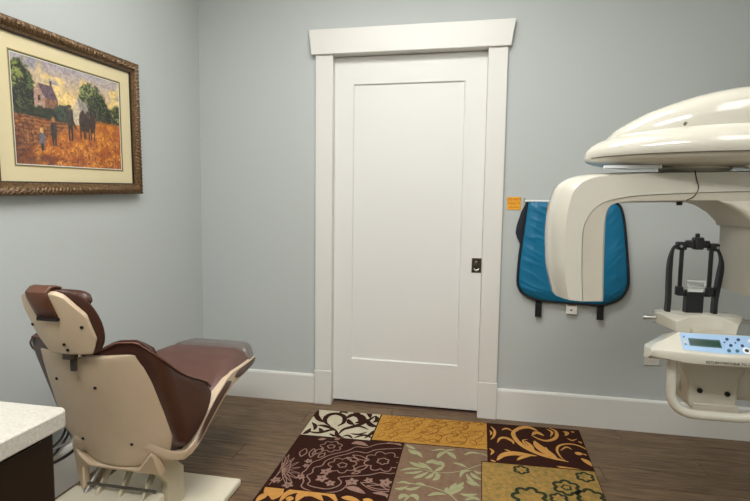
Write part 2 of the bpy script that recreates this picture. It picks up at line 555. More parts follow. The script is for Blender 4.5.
# motif outlines in millimetres on the rug (kind, width, points, radius, petals)
TR_P1 = [('S',21.3,[(180,-298),(146,-264),(128,-209),(140,-158),(180,-139),(228,-174),(241,-246),(221,-291)]),('S',32.5,[(242,-193),(269,-139),(316,-152),(335,-208),(308,-239)]),('L',20.0,[(58,-105),(72,-187),(107,-240),(152,-263)]),('L',20.0,[(39,-171),(68,-188),(108,-229)]),('S',15.0,[(67,-378),(139,-388),(197,-344),(227,-348)]),('L',17.5,[(109,-301),(160,-307),(232,-347)]),('S',16.3,[(223,-339),(251,-405),(311,-439)]),('L',12.5,[(274,-325),(332,-275),(398,-307)]),('S',18.8,[(248,-387),(261,-328),(292,-295),(337,-249),(370,-190),(397,-126)]),('L',22.5,[(353,-172),(395,-248),(446,-259)]),('L',11.3,[(307,-367),(352,-368),(394,-332)]),('L',20.0,[(332,-82),(358,-105),(374,-163)]),('L',17.5,[(265,-111),(293,-118),(321,-151)]),('L',20.0,[(255,-196),(276,-240),(307,-265)]),('L',17.5,[(64,-416),(80,-390),(85,-341)]),('L',12.5,[(337,-412),(385,-371),(439,-402)]),('L',15.0,[(129,-332),(149,-363),(151,-391)]),('L',11.3,[(200,-386),(241,-416)]),('L',17.5,[(188,-126),(205,-106),(239,-122)]),('L',20.0,[(399,-125),(419,-181),(398,-217)]),('L',12.5,[(393,-406),(413,-357),(422,-307)]),('L',15.0,[(70,-273),(101,-313),(110,-365)]),('L',11.3,[(275,-405),(304,-391),(334,-421)])]
TR_P3 = [('F',4.3,[(527,-613)],78.7,8),('F',4.3,[(527,-613)],25.2,6),('F',4.3,[(346,-680)],58.7,7),('F',4.3,[(346,-680)],18.9,5),('F',4.3,[(247,-519)],48.2,7),('F',4.0,[(247,-519)],16.8,5),('F',4.3,[(-32,-495)],48.2,7),('O',4.5,[(617,-473),(572,-481),(514,-498),(467,-517),(434,-551),(382,-546),(340,-580),(298,-610),(260,-655),(254,-701),(223,-725),(227,-767),(212,-795),(238,-831),(239,-862),(290,-876),(335,-876),(371,-847),(376,-814),(355,-786),(397,-767),(449,-753),(492,-737),(534,-713),(581,-713),(618,-690)]),('O',4.5,[(587,-441),(524,-437),(466,-458),(423,-498),(372,-501),(341,-543),(298,-575),(257,-608),(229,-651),(200,-684),(192,-748),(184,-783),(210,-835),(217,-881),(272,-904),(342,-901),(389,-878),(406,-833),(394,-800)]),('E',4.3,[(348,-611),(414,-631)],14.7),('E',4.3,[(372,-582),(454,-620)],14.7),('E',4.3,[(411,-718),(464,-664)],14.7),('E',4.3,[(405,-744),(442,-721)],8.4),('E',4.3,[(461,-805),(600,-852)],23.1),('E',4.3,[(493,-826),(617,-827)],14.7),('E',4.3,[(177,-613),(216,-546)],16.8),('E',4.3,[(178,-641),(169,-554)],14.7),('E',4.3,[(129,-640),(128,-561)],16.8),('E',4.3,[(214,-635),(235,-586)],12.6),('W',0.0,[(286,-748)],29.4),('W',0.0,[(284,-803)],31.5),('W',0.0,[(331,-833)],25.2),('W',0.0,[(423,-806)],31.5),('W',0.0,[(570,-785)],33.6),('W',0.0,[(493,-783)],23.1),('W',0.0,[(179,-673)],21.0),('W',0.0,[(180,-714)],16.8),('W',0.0,[(186,-807)],23.1),('W',0.0,[(153,-877)],27.3),('W',0.0,[(86,-849)],25.2),('L',25.0,[(407,-851),(446,-856),(500,-883)]),('L',17.5,[(590,-873),(613,-900)]),('L',25.0,[(340,-473),(373,-458),(428,-482)]),('L',20.0,[(514,-437),(554,-425),(593,-448)]),('L',15.0,[(529,-872),(572,-872),(601,-888)]),('L',17.5,[(161,-460),(200,-446)]),('L',17.5,[(243,-447),(270,-429)]),('L',15.0,[(621,-849),(643,-822)]),('O',2.8,[(72,-892),(76,-853),(75,-770),(68,-720),(80,-682),(99,-696),(116,-763),(117,-814),(103,-874)]),('O',2.8,[(76,-832),(81,-787),(87,-752),(101,-766),(105,-816)]),('E',2.8,[(84,-769),(67,-629)],6.3),('E',2.8,[(84,-769),(103,-653)],6.3),('E',2.8,[(84,-769),(138,-689)],6.3),('E',2.8,[(84,-769),(161,-732)],6.3),('E',2.8,[(84,-769),(178,-782)],6.3),('E',2.8,[(84,-769),(177,-825)],6.3),('E',2.8,[(84,-769),(163,-855)],6.3),('E',2.8,[(84,-769),(148,-878)],6.3),('E',2.8,[(84,-769),(48,-638)],6.3)]
TR_P4 = [('S',25.5,[(1392,-463),(1334,-447),(1277,-421),(1227,-383),(1186,-332),(1158,-265),(1152,-201),(1174,-150),(1212,-133)]),('L',30.1,[(1159,-193),(1190,-137),(1240,-119),(1285,-161)]),('S',12.7,[(1384,-461),(1328,-430),(1270,-404),(1229,-364),(1201,-309),(1197,-279),(1219,-265)]),('L',18.5,[(1206,-284),(1231,-334),(1244,-408)]),('L',46.3,[(1253,-275),(1264,-322),(1291,-371),(1321,-413),(1347,-446)]),('L',13.9,[(1302,-334),(1304,-361),(1307,-399)]),('L',39.3,[(1059,-509),(1089,-455),(1135,-428),(1188,-428),(1253,-434)]),('L',20.8,[(1153,-492),(1181,-458),(1223,-436)]),('L',20.8,[(1066,-330),(1082,-279),(1111,-268),(1142,-300),(1146,-331)]),('L',16.2,[(1093,-179),(1120,-155),(1150,-182)]),('L',13.9,[(1037,-143),(1056,-197),(1049,-264),(1033,-303)]),('L',10.4,[(1029,-195),(1038,-223),(1032,-252)]),('S',20.8,[(1244,-213),(1276,-248),(1312,-264),(1351,-240),(1374,-193),(1374,-137),(1346,-108)]),('L',27.8,[(1247,-212),(1274,-176),(1310,-209)]),('L',12.7,[(1330,-120),(1354,-157),(1340,-214)]),('S',13.9,[(1383,-464),(1363,-423),(1354,-360),(1370,-308),(1410,-281),(1455,-282),(1494,-315),(1503,-348)]),('L',11.6,[(1371,-357),(1405,-315),(1430,-338)]),('L',32.4,[(1438,-363),(1454,-372),(1474,-372)]),('L',10.4,[(1474,-372),(1491,-384)]),('L',27.8,[(1457,-419),(1479,-447),(1499,-491)]),('L',20.8,[(1332,-515),(1374,-525),(1437,-526)]),('L',23.1,[(1412,-137),(1431,-149),(1418,-189)]),('L',10.4,[(1423,-214),(1444,-235),(1473,-213)]),('L',13.9,[(1452,-134),(1473,-134)]),('L',10.4,[(1474,-238),(1490,-260)]),('L',13.9,[(1026,-397),(1042,-426),(1030,-464)]),('L',12.7,[(1029,-511),(1054,-527)]),('L',10.4,[(1099,-395),(1130,-412)]),('L',10.4,[(1266,-535),(1289,-542)])]
TR_P5 = [('L',21.8,[(613,-433),(664,-474)]),('L',17.9,[(629,-477),(653,-508),(674,-523)]),('L',23.8,[(642,-483),(676,-504),(707,-547)]),('L',13.9,[(740,-476),(789,-451),(818,-467)]),('L',13.9,[(806,-461),(859,-439)]),('L',23.8,[(818,-467),(792,-496),(776,-542)]),('L',25.8,[(818,-467),(843,-494),(868,-533)]),('L',17.9,[(904,-485),(938,-457),(983,-458)]),('S',6.9,[(976,-456),(1001,-467),(1026,-495)]),('L',25.8,[(650,-597),(689,-619),(735,-640)]),('L',21.8,[(690,-593),(726,-616),(767,-659)]),('L',33.7,[(728,-592),(760,-575),(796,-600)]),('L',25.8,[(775,-584),(798,-580),(814,-614)]),('L',21.8,[(776,-660),(795,-636),(812,-605)]),('L',15.9,[(617,-680),(664,-655),(717,-651)]),('L',17.9,[(640,-698),(683,-688),(724,-664)]),('L',21.8,[(685,-733),(714,-709),(750,-665)]),('L',19.8,[(737,-724),(757,-706),(777,-665)]),('L',23.8,[(773,-735),(790,-711),(790,-671)]),('L',11.9,[(808,-692),(791,-682),(772,-658)]),('O',5.0,[(722,-650),(775,-667),(840,-660),(912,-622),(987,-559)]),('L',17.9,[(855,-570),(888,-578),(921,-601)]),('L',17.9,[(891,-687),(898,-652),(912,-633),(944,-623)]),('L',21.8,[(918,-655),(942,-710),(980,-746)]),('L',21.8,[(937,-642),(956,-671),(987,-695)]),('L',15.9,[(952,-621),(970,-637),(988,-636)]),('L',13.9,[(920,-709),(939,-733),(963,-742)]),('O',6.0,[(616,-780),(672,-775),(743,-782),(800,-797),(850,-824),(889,-873)]),('L',17.9,[(616,-824),(644,-822),(672,-797)]),('L',15.9,[(628,-775),(650,-769),(683,-781)]),('L',19.8,[(661,-819),(692,-816),(726,-790)]),('L',14.9,[(699,-775),(721,-769),(754,-786)]),('L',23.8,[(862,-828),(842,-807),(838,-776)]),('L',29.8,[(864,-828),(864,-780),(876,-737)]),('L',27.8,[(867,-821),(885,-776),(910,-723)]),('L',19.8,[(866,-819),(889,-787),(911,-760)]),('L',19.8,[(762,-853),(796,-831),(840,-830)]),('L',23.8,[(646,-897),(657,-869),(686,-870)]),('L',23.8,[(684,-868),(711,-862),(725,-895)]),('L',11.9,[(669,-905),(679,-882),(686,-870)]),('L',19.8,[(897,-815),(931,-821),(971,-803)]),('L',19.8,[(918,-857),(951,-835),(984,-846)])]
TR_P6 = [('F',12.7,[(1350,-689)],48.5,6),('F',6.9,[(1350,-689)],17.5,5),('F',13.9,[(1187,-789)],62.1,7),('F',10.4,[(1167,-576)],29.1,6),('F',10.4,[(1445,-588)],33.0,6),('F',10.4,[(1306,-777)],31.1,6),('F',13.9,[(1439,-745)],50.5,6)]
TR_P7 = [('L',115.7,[(64,-901),(108,-909),(147,-891)]),('L',66.1,[(78,-907),(122,-936),(130,-990)]),('S',43.0,[(164,-993),(173,-941),(208,-908),(283,-903),(350,-911),(393,-952)]),('L',49.6,[(229,-982),(239,-930),(282,-918),(339,-961)]),('L',33.1,[(195,-953),(199,-987)]),('L',33.1,[(67,-1010),(81,-972),(94,-955)]),('L',29.8,[(406,-925),(440,-925),(489,-937)]),('L',26.5,[(497,-923),(543,-928)])]

def traced(lst, wf=1.0):
    """L leaf, S tapered scroll, O even line, F outlined flower, E outlined leaf; W solid flowers come back separately"""
    m = Motif(); solid = []
    for it in lst:
        k, wd, P = it[0], it[1] * wf / 1000, [(a / 1000, b / 1000) for a, b in it[2]]
        if k in 'LSO':
            c = [(p.x, p.y) for p in catmull([(a, b, 0) for a, b in P], 7)]
            if k == 'L': m.stroke(c, lambda t: wd * math.sin(math.pi * min(1, .02 + .98 * t)) ** .8 + .0006)
            elif k == 'S': m.stroke(c, lambda t: wd * (.18 + .82 * math.sin(math.pi * min(1, t * .97 + .0)) ** .9))
            else: m.stroke(c, wd)
        elif k == 'F': m.outline_flower(P[0][0], P[0][1], it[3] / 1000, it[4], wd, .16)
        elif k == 'E':
            dx, dy = P[1][0] - P[0][0], P[1][1] - P[0][1]
            m.outline_leaf(P[0][0], P[0][1], math.atan2(dy, dx), math.hypot(dx, dy), it[3] / 1000, wd)
        elif k == 'W':
            f = Motif(); f.solid_flower(P[0][0], P[0][1], it[3] / 1000, 5, P[0][0] * 40); solid.append(f)
    return m, solid
def m_goldline(x0, x1, y0, y1, rnd):
    m = Motif()
    for i in range(9):
        for j in range(4):
            x = lerp(x0, x1, (i + .5 + (j % 2) * .4) / 9.4); y = lerp(y0, y1, (j + .5) / 4)
            m.spiral(x - .03, y - .02, .5 + .4 * rnd.random(), .15, (4.6 if (i + j) % 2 else -4.6), .006)
            m.outline_leaf(x, y, 2.2 * rnd.random() + (i % 3), .06, .014, .004)
    return m
def m_bigscroll(x0, x1, y0, y1, rnd, items):
    m = Motif(); w_, h_ = x1 - x0, y1 - y0
    for (u, v, a, L, t, W, lv) in items:
        p = m.spiral(x0 + u * w_, y1 - v * h_, a, L, t, W)
        for (k, da, l2, w2, b) in lv:
            m.leaf(p[k][0], p[k][1], a + da, l2, w2, b)
    return m
def m_lilac(x0, x1, y0, y1, rnd):
    m = Motif(); w_, h_ = x1 - x0, y1 - y0
    P = lambda u, v: (x0 + u * w_, y1 - v * h_)
    for (u, v, r, n) in [(.80, .27, .058, 8), (.50, .42, .042, 7), (.33, .12, .045, 7), (.07, .10, .035, 7)]:
        m.outline_flower(*P(u, v), r, n, .007); m.outline_flower(*P(u, v), r * .35, 5, .005)
    # big paisley loops
    for k, (rx, ry) in enumerate(((.36, .36), (.42, .46))):
        pts = []
        for i in range(60):
            a = 2 * math.pi * i / 60
            uu = .66 + rx * math.cos(a) - .1 * math.sin(a); vv = .40 + ry * .62 * math.sin(a) - .30 * ry * math.cos(a) * 1.1
            q = 1 + .035 * math.sin(11 * a)
            pts.append(P(.66 + (uu - .66) * q, .42 + (vv - .42) * q))
        m.stroke(pts, .006, True)
    pts = [P(.46 + .17 * math.cos(2 * math.pi * i / 40) * (1 + .08 * math.sin(9 * 2 * math.pi * i / 40)), .72 + .16 * math.sin(2 * math.pi * i / 40) * (1 + .08 * math.sin(9 * 2 * math.pi * i / 40))) for i in range(40)]
    m.stroke(pts, .006, True)
    # half-sun flower on the left edge
    c = P(.06, .72)
    for rr in (.07, .085): m.outline_flower(*c, rr, 9, .006, .06)
    for k in range(12):
        a = -1.7 + k * .32
        m.outline_leaf(c[0] + .088 * math.cos(a), c[1] + .088 * math.sin(a), a, .055, .011, .005)
    for (u, v, a) in [(.16, .28, .4), (.24, .26, 1.0), (.22, .34, -.5), (.62, .33, .4), (.60, .42, -.3), (.68, .36, 1.2), (.86, .86, .3), (.78, .8, 2.4), (.92, .78, 1.3), (.1, .42, .8)]:
        m.outline_leaf(*P(u, v), a, .075, .016, .005)
    m2 = Motif()
    for (u, v, r) in [(.40, .64, .024), (.36, .74, .026), (.48, .80, .022), (.30, .52, .018), (.18, .58, .018), (.68, .80, .022), (.88, .62, .018), (.26, .86, .026), (.93, .80, .022), (.74, .95, .02), (.2, .44, .016)]:
        m2.solid_flower(*P(u, v), r, 5, u * 9)
    for (u, v, a) in [(.12, .55, 1.), (.58, .9, .2), (.14, .92, .6), (.66, .9, 2.), (.42, .05, 0.)]:
        m2.leaf(*P(u, v), a, .05, .018, .5)
    return m, m2
def m_olive(x0, x1, y0, y1, rnd, pts):
    w_, h_ = x1 - x0, y1 - y0
    out = []
    for (u, v, r) in pts:
        m = Motif()
        m.outline_flower(x0 + u * w_, y1 - v * h_, r, 6, .013, .20, u); m.outline_flower(x0 + u * w_, y1 - v * h_, r * .32, 5, .008)
        out.append(m)
    return out

rnd = random.Random(3)

def singles(nm, lst, m): return [(nm, q, m) for q in lst]
patch('scroll_patch', .05, .428, -.425, -.10, R_CREAM, [('scroll_motif', traced(TR_P1, 1.55)[0], R_DARK)], 'cream square with dark brown scrolls')
patch('gold_patch', .428, 1.018, -.415, -.10, R_GOLD, [('line_motif', m_goldline(.428, 1.018, -.415, -.10, rnd), R_GOLD2)], 'gold rectangle with tone-on-tone vines')
ma, mb = traced(TR_P3, 1.35)
patch('paisley_patch', .05, .60, -.905, -.425, R_DARK, [('outline_motif', ma, R_LILAC)] + singles('flower_motif', mb, R_LILAC), 'dark brown square with mauve paisley outlines')
patch('acanthus_patch', 1.018, 1.5, -.53, -.10, R_DARK, [('scroll_motif', traced(TR_P4)[0], R_SCROLL)], 'dark brown square with golden acanthus scrolls')
lm = traced(TR_P5)[0]
patch('leaf_patch', .60, .985, -1.15, -.415, R_TAUPE, [('leaf_motif', lm, R_SAGE)], 'taupe rectangle with pale sage leaf sprays', (1, 0, 1, 1))
patch('leaf_patch', .985, 1.018, -.53, -.415, R_TAUPE, [('leaf_motif', lm, R_SAGE)], 'taupe strip continuing the leaf sprays', (0, 1, 1, 1))
ol_ = [traced([t], 1.2)[0] for t in TR_P6] + m_olive(.985, 1.5, -1.15, -.53, rnd, [(.25, .72, .05), (.6, .80, .06), (.9, .86, .05)])
patch('olive_patch', .985, 1.5, -1.15, -.53, R_OLIVE, singles('flower_motif', ol_, R_GREEN), 'olive gold square with dark green flowers')
items7 = [(.1, .7, .6, .4, 4.6, .05, [(9, .9, .15, .05, -.8)]), (.7, .9, 1.8, .5, -4.8, .05, [(9, -.9, .15, .05, .8)])]
m7 = traced(TR_P7)[0]; m7b = m_bigscroll(.05, .60, -1.45, -.905, rnd, items7); m7.add(m7b.V, m7b.F)
patch('acanthus_patch', .05, .60, -1.45, -.905, R_DARK, [('scroll_motif', m7, R_SCROLL)], 'dark brown square with large gold leaf curls')
patch('gold_patch', .60, 1.5, -1.5, -1.15, R_GOLD, [('line_motif', m_goldline(.60, 1.5, -1.5, -1.15, rnd), R_GOLD2)], 'gold strip at the near end')
patch('olive_patch', .05, .60, -2.15, -1.45, R_OLIVE, singles('flower_motif', m_olive(.05, .60, -2.15, -1.45, rnd, [(.3, .2, .06), (.7, .3, .05), (.4, .55, .06), (.75, .75, .06), (.25, .85, .05)]), R_GREEN), 'olive square at the near end')
mc_, md_ = m_lilac(.60, 1.5, -2.15, -1.5, rnd)
patch('paisley_patch', .60, 1.5, -2.15, -1.5, R_DARK, [('outline_motif', mc_, R_LILAC)], 'dark brown rectangle with mauve outlines at the near end')

# ------------------------------------------------------------------ framed picture on the left wall (local: X along wall to the door, Y up, Z out of wall)
PW, PH = 0.785, 0.615
pic = thing('framed_picture', (0, 0, 0), 'framed farm painting in cream mat and dark carved frame on the left wall', 'picture')
lean, crook = math.atan2(.014, PH), math.radians(2.6)
Rb = Matrix(((0, 0, 1), (1, 0, 0), (0, 1, 0)))           # local X -> +y, local Y -> +z, local Z -> +x
pm = Rb.to_4x4() @ Matrix.Rotation(crook, 4, 'Z') @ Matrix.Rotation(lean, 4, 'X')
pm.translation = Vector((XL + .021, -1.0045, 1.5265))
pic.matrix_world = pm
FRM = mat('frame_bronze', (52, 36, 24), 0.40, metal=0.3, noise=(150, (150, 116, 74), 0.85), bump=(300, 0.3, 0.001))
FRD = mat('frame_inner_dark', (38, 28, 20), 0.4)
FILLET = mat('gold_fillet', (150, 130, 62), 0.4)
FW = 0.047
def frame_side(L, ang, cx, cy):
    prof = [(0, 0), (0, .018), (.004, .024), (.012, .028), (.020, .030), (.028, .027), (.033, .022), (.035, .017), (.046, .014), (.047, .004)]
    n = 300
    V, F = [], []
    ca, sa = math.cos(ang), math.sin(ang)
    for i in range(n + 1):
        s_ = -1 + 2 * i / n
        for k, (dw, h) in enumerate(prof):
            half = L / 2 - dw
            x = s_ * half
            amp = .0028 if 2 <= k <= 6 else 0
            h2 = h + amp * (math.sin(x * 2 * math.pi / .017 + k * 1.3) * .7 + math.sin(x * 2 * math.pi / .0105 - k * 1.9) * .6)
            y = -dw
            V.append((cx + ca * x - sa * y, cy + sa * x + ca * y, h2))
    m_ = len(prof)
    for i in range(n):
        for k in range(m_ - 1):
            F.append((i * m_ + k, i * m_ + k + 1, (i + 1) * m_ + k + 1, (i + 1) * m_ + k))
    return mk('frame_side', V, F, FRM, pic, smooth=35, local=True)
frame_side(PW, 0, 0, PH / 2); frame_side(PW, math.pi, 0, -PH / 2)
frame_side(PH, math.pi / 2, -PW / 2, 0); frame_side(PH, -math.pi / 2, PW / 2, 0)
iw, ih = PW / 2 - FW + .002, PH / 2 - FW + .002
boxes('inner_lip', [(-iw, iw, ih - .006, ih, .002, .011), (-iw, iw, -ih, -ih + .006, .002, .011), (-iw, -iw + .006, -ih, ih, .002, .011), (iw - .006, iw, -ih, ih, .002, .011)], FRD, pic, local=True)
box('backing_board', -PW / 2 + .006, PW / 2 - .006, -PH / 2 + .006, PH / 2 - .006, -.004, .001, mat('kraft_board', (120, 96, 70), .9), pic, local=True)
AW, AH = 0.270, 0.193     # half size of the print opening
MAT_ = mat('cream_mat_board', (224, 210, 168), 0.8, bump=(400, .05, .0005))
boxes('mat_board', [(-iw, iw, AH + .010, ih, .002, .0042), (-iw, iw, -ih, -AH - .010, .002, .0042), (-iw, -AW - .010, -AH - .010, AH + .010, .002, .0042), (AW + .010, iw, -AH - .010, AH + .010, .002, .0042)], MAT_, pic, local=True)
def ring(name, w0, h0, t, z, m):
    boxes(name, [(-w0 - t, w0 + t, h0, h0 + t, z - .001, z), (-w0 - t, w0 + t, -h0 - t, -h0, z - .001, z), (-w0 - t, -w0, -h0, h0, z - .001, z), (w0, w0 + t, -h0, h0, z - .001, z)], m, pic, local=True)
ring('outer_fillet', AW + .0065, AH + .0065, .004, .0046, FILLET)
ring('green_bevel', AW + .0035, AH + .0035, .003, .0040, mat('mat_green', (40, 58, 44), .7))
ring('white_bevel', AW, AH, .0035, .0034, mat('mat_white', (226, 224, 212), .7))

def painting():
    nx, ny = 230, 158
    U, Vv = np.meshgrid((np.arange(nx) + .5) / nx, (np.arange(ny) + .5) / ny)
    rg = np.random.RandomState(4)
    def vnoise(fx, fy, seed):
        r = np.random.RandomState(seed); g = r.rand(int(fy) + 3, int(fx) + 3)
        x = U * fx; y = Vv * fy; i = x.astype(int); j = y.astype(int); a = x - i; b = y - j
        a = a * a * (3 - 2 * a); b = b * b * (3 - 2 * b)
        return (g[j, i] * (1 - a) + g[j, i + 1] * a) * (1 - b) + (g[j + 1, i] * (1 - a) + g[j + 1, i + 1] * a) * b
    n1, n2, n3, n4 = vnoise(6, 5, 1), vnoise(18, 14, 2), vnoise(50, 36, 3), vnoise(100, 70, 5)
    C = np.zeros((ny, nx, 3))
    def c(*rgb): return np.array(rgb, float)
    def mixc(mask, col):
        nonlocal C
        mask = np.clip(mask, 0, 1)[..., None]
        C = C * (1 - mask) + np.asarray(col) * mask
    def edge(d, s=.012): return np.clip(d / s + .5, 0, 1)
    # sky
    t = np.clip(Vv / .42, 0, 1)[..., None]
    C = c(168, 160, 168) * (1 - t) + c(226, 190, 116) * t
    mixc(edge(n1 * .6 + n2 * .4 - .5 + .12 * (U - .3), .2) * (Vv < .45), c(222, 196, 136))
    mixc(edge(n1 - .62, .2) * (Vv < .2), c(140, 140, 156))
    # distant tree line
    mixc(edge(Vv - (.43 + .05 * (n2 - .5) - .04 * np.sin(U * 9))), c(92, 96, 84))
    mixc(edge(Vv - (.45 + .06 * (n3 - .5) + .02 * np.sin(U * 14))), c(58, 66, 48))
    def blob(cx, cy, rx, ry, col, k=.35, s=.25):
        d = 1 - np.sqrt(((U - cx) / rx) ** 2 + ((Vv - cy) / ry) ** 2) + k * (n3 - .5) + k * .8 * (n2 - .5)
        mixc(edge(d, s), col)
        if rx > .055 and ry > .08:
            mixc(edge(d, s) * edge(n4 * .6 + n3 * .4 - .56, .12) * .75, np.asarray(col) * 1.55 + np.array([16, 12, 0]))
            mixc(edge(d, s) * edge(.42 - n4 * .5 - n3 * .5, .12) * .6, np.asarray(col) * .55)
    def poly(pts, col, s=.004):
        m = np.ones_like(U) * 9
        k = len(pts)
        for i in range(k):
            (x0, y0), (x1, y1) = pts[i], pts[(i + 1) % k]
            l = math.hypot(x1 - x0, y1 - y0)
            m = np.minimum(m, ((x1 - x0) * (Vv - y0) - (y1 - y0) * (U - x0)) / l)
        mixc(edge(m, s), col)
    # left tree
    blob(.05, .28, .12, .24, c(46, 58, 36)); blob(.03, .20, .07, .12, c(80, 88, 50)); blob(.10, .40, .12, .12, c(42, 50, 34))
    # house: gable front, roof, chimney, side
    poly([(.165, .47), (.165, .29), (.20, .22), (.255, .34), (.255, .48)], c(176, 146, 130))
    poly([(.20, .215), (.32, .22), (.365, .35), (.255, .345)], c(104, 86, 96))
    poly([(.255, .345), (.365, .35), (.365, .50), (.255, .49)], c(140, 104, 84))
    poly([(.30, .17), (.318, .17), (.318, .24), (.30, .24)], c(96, 74, 74))
    poly([(.195, .33), (.215, .33), (.215, .38), (.195, .38)], c(70, 60, 66))
    blob(.25, .50, .16, .07, c(50, 58, 40)); blob(.42, .46, .1, .08, c(64, 76, 66))
    # big tree
    blob(.70, .28, .13, .18, c(58, 66, 42)); blob(.66, .20, .08, .10, c(82, 90, 58)); blob(.76, .32, .09, .13, c(46, 56, 38)); blob(.72, .44, .1, .1, c(40, 46, 34))
    blob(.92, .45, .14, .13, c(44, 50, 36)); blob(.97, .36, .06, .09, c(78, 82, 48)); blob(.86, .50, .1, .1, c(36, 40, 32))
    # ploughed field and wheat
    fl = edge(Vv - (.535 + .05 * U))
    mixc(fl, c(126, 82, 48))
    row = np.sin(np.clip(Vv - .5, 0, 1) ** .6 * 120 + U * 6 + n2 * 3)
    mixc(fl * edge(row * .5 + n3 - .5, .8) * .75, c(186, 122, 66))
    mixc(fl * edge(n4 - .66, .2) * .8, c(70, 44, 36))
    wl = edge(Vv - (.99 - .50 * np.clip((U - .02) / .62, 0, 1) ** .75 + .03 * (n3 - .5) + .12 * np.clip(U - .64, 0, 1) * 0), .05)
    mixc(wl, c(198, 128, 44))
    mixc(wl * edge(n3 * .5 + n4 * .5 - .5, .3) * .8, c(226, 164, 70))
    mixc(wl * edge(n2 * .5 + n4 * .5 - .52, .2) * .7, c(150, 78, 32))
    mixc(wl * edge(n4 + .6 * (Vv - .8) - .72, .15) * .7, c(104, 50, 34))
    mixc(edge(.30 - U - (1 - Vv) * 1.2 + .3 * (n2 - .5), .2) * .5, c(84, 48, 40))
    # barn / covered wagon
    poly([(.50, .40), (.545, .265), (.575, .42), (.575, .56), (.50, .56)], c(196, 182, 158))
    poly([(.545, .265), (.64, .32), (.67, .46), (.575, .42)], c(150, 142, 134))
    poly([(.575, .42), (.67, .46), (.67, .58), (.575, .56)], c(112, 98, 84))
    # horses
    for hx in (.585, .635, .69):
        blob(hx, .52, .030, .10, c(62, 42, 34), .2); blob(hx + .012, .44, .016, .05, c(74, 52, 42), .1)
        for dx in (-.018, .016): poly([(hx + dx - .006, .58), (hx + dx + .006, .58), (hx + dx + .005, .70), (hx + dx - .005, .70)], c(48, 34, 30))
    # ploughman and two children
    blob(.468, .50, .030, .11, c(72, 66, 60), .1); blob(.466, .395, .014, .028, c(120, 96, 78), .05); blob(.466, .378, .020, .014, c(84, 74, 58), .05)
    for dx in (-.012, .014): poly([(.468 + dx - .010, .58), (.468 + dx + .010, .58), (.468 + dx + .008, .73), (.468 + dx - .008, .73)], c(54, 48, 48))
    poly([(.48, .45), (.53, .60), (.52, .62), (.47, .50)], c(66, 56, 50))
    blob(.315, .645, .028, .09, c(58, 52, 50), .1); blob(.315, .545, .016, .030, c(166, 118, 80), .05)
    for dx in (-.010, .012): poly([(.315 + dx - .009, .70), (.315 + dx + .009, .70), (.315 + dx + .007, .80), (.315 + dx - .007, .80)], c(46, 42, 44))
    blob(.212, .745, .024, .075, c(104, 104, 116), .1); blob(.212, .665, .015, .028, c(214, 180, 116), .05)
    poly([(.198, .79), (.226, .79), (.224, .86), (.200, .86)], c(62, 60, 74))
    C += ((n4 - .5) * 34 + (n3 - .5) * 26)[..., None]
    C = np.clip((C - 118) * 1.18 + 112, 0, 255) / 255
    C = np.where(C <= .04045, C / 12.92, ((C + .055) / 1.055) ** 2.4)
    return nx, ny, C
nx, ny, PC = painting()
V = [(lerp(-AW, AW, i / nx), lerp(AH, -AH, j / ny), .0024) for j in range(ny + 1) for i in range(nx + 1)]
F = [(j * (nx + 1) + i, (j + 1) * (nx + 1) + i, (j + 1) * (nx + 1) + i + 1, j * (nx + 1) + i + 1) for j in range(ny) for i in range(nx)]
me = bpy.data.meshes.new('painting_print'); me.from_pydata(V, [], F)
ca = me.color_attributes.new('paint', 'FLOAT_COLOR', 'CORNER')
arr = np.ones((ny * nx, 4, 4), dtype=np.float32)
arr[:, :, :3] = PC.reshape(-1, 1, 3)
ca.data.foreach_set('color', arr.ravel())
pmt = bpy.data.materials.new('painting'); pmt.use_nodes = True
an = pmt.node_tree.nodes.new('ShaderNodeAttribute'); an.attribute_name = 'paint'
pmt.node_tree.links.new(an.outputs['Color'], pmt.node_tree.nodes['Principled BSDF'].inputs['Base Color'])
pmt.node_tree.nodes['Principled BSDF'].inputs['Roughness'].default_value = .6
me.materials.append(pmt)
po = bpy.data.objects.new('painting_print', me); COL.objects.link(po); po.parent = pic
po['label'] = 'farm scene with house, horses, ploughman and children in a golden field'
GL = bpy.data.materials.new('picture_glass'); GL.use_nodes = True
nt = GL.node_tree; nt.nodes.remove(nt.nodes['Principled BSDF'])
tr = nt.nodes.new('ShaderNodeBsdfTransparent'); gs = nt.nodes.new('ShaderNodeBsdfGlossy'); gs.inputs['Roughness'].default_value = .03
mxs = nt.nodes.new('ShaderNodeMixShader')
mxs.inputs[0].default_value = .05; nt.links.new(tr.outputs[0], mxs.inputs[1]); nt.links.new(gs.outputs[0], mxs.inputs[2])
nt.links.new(mxs.outputs[0], nt.nodes['Material Output'].inputs[0])
mk('glass_pane', [(-iw, -ih, .0075), (iw, -ih, .0075), (iw, ih, .0075), (-iw, ih, .0075)], [(0, 1, 2, 3)], GL, pic, local=True)

# ------------------------------------------------------------------ dental chair
CX = -0.315
ch = thing('dental_chair', (CX, -1.15, 0), 'dental chair with brown vinyl cushions and beige plastic back shell', 'dental chair')
# base plate
BPL = mat('base_plate_cream', (224, 216, 194), 0.45)
box('base_plate', CX - .28, CX + .28, -1.72, -.925, 0, .03, BPL, ch, bevel=.008, seg=3)
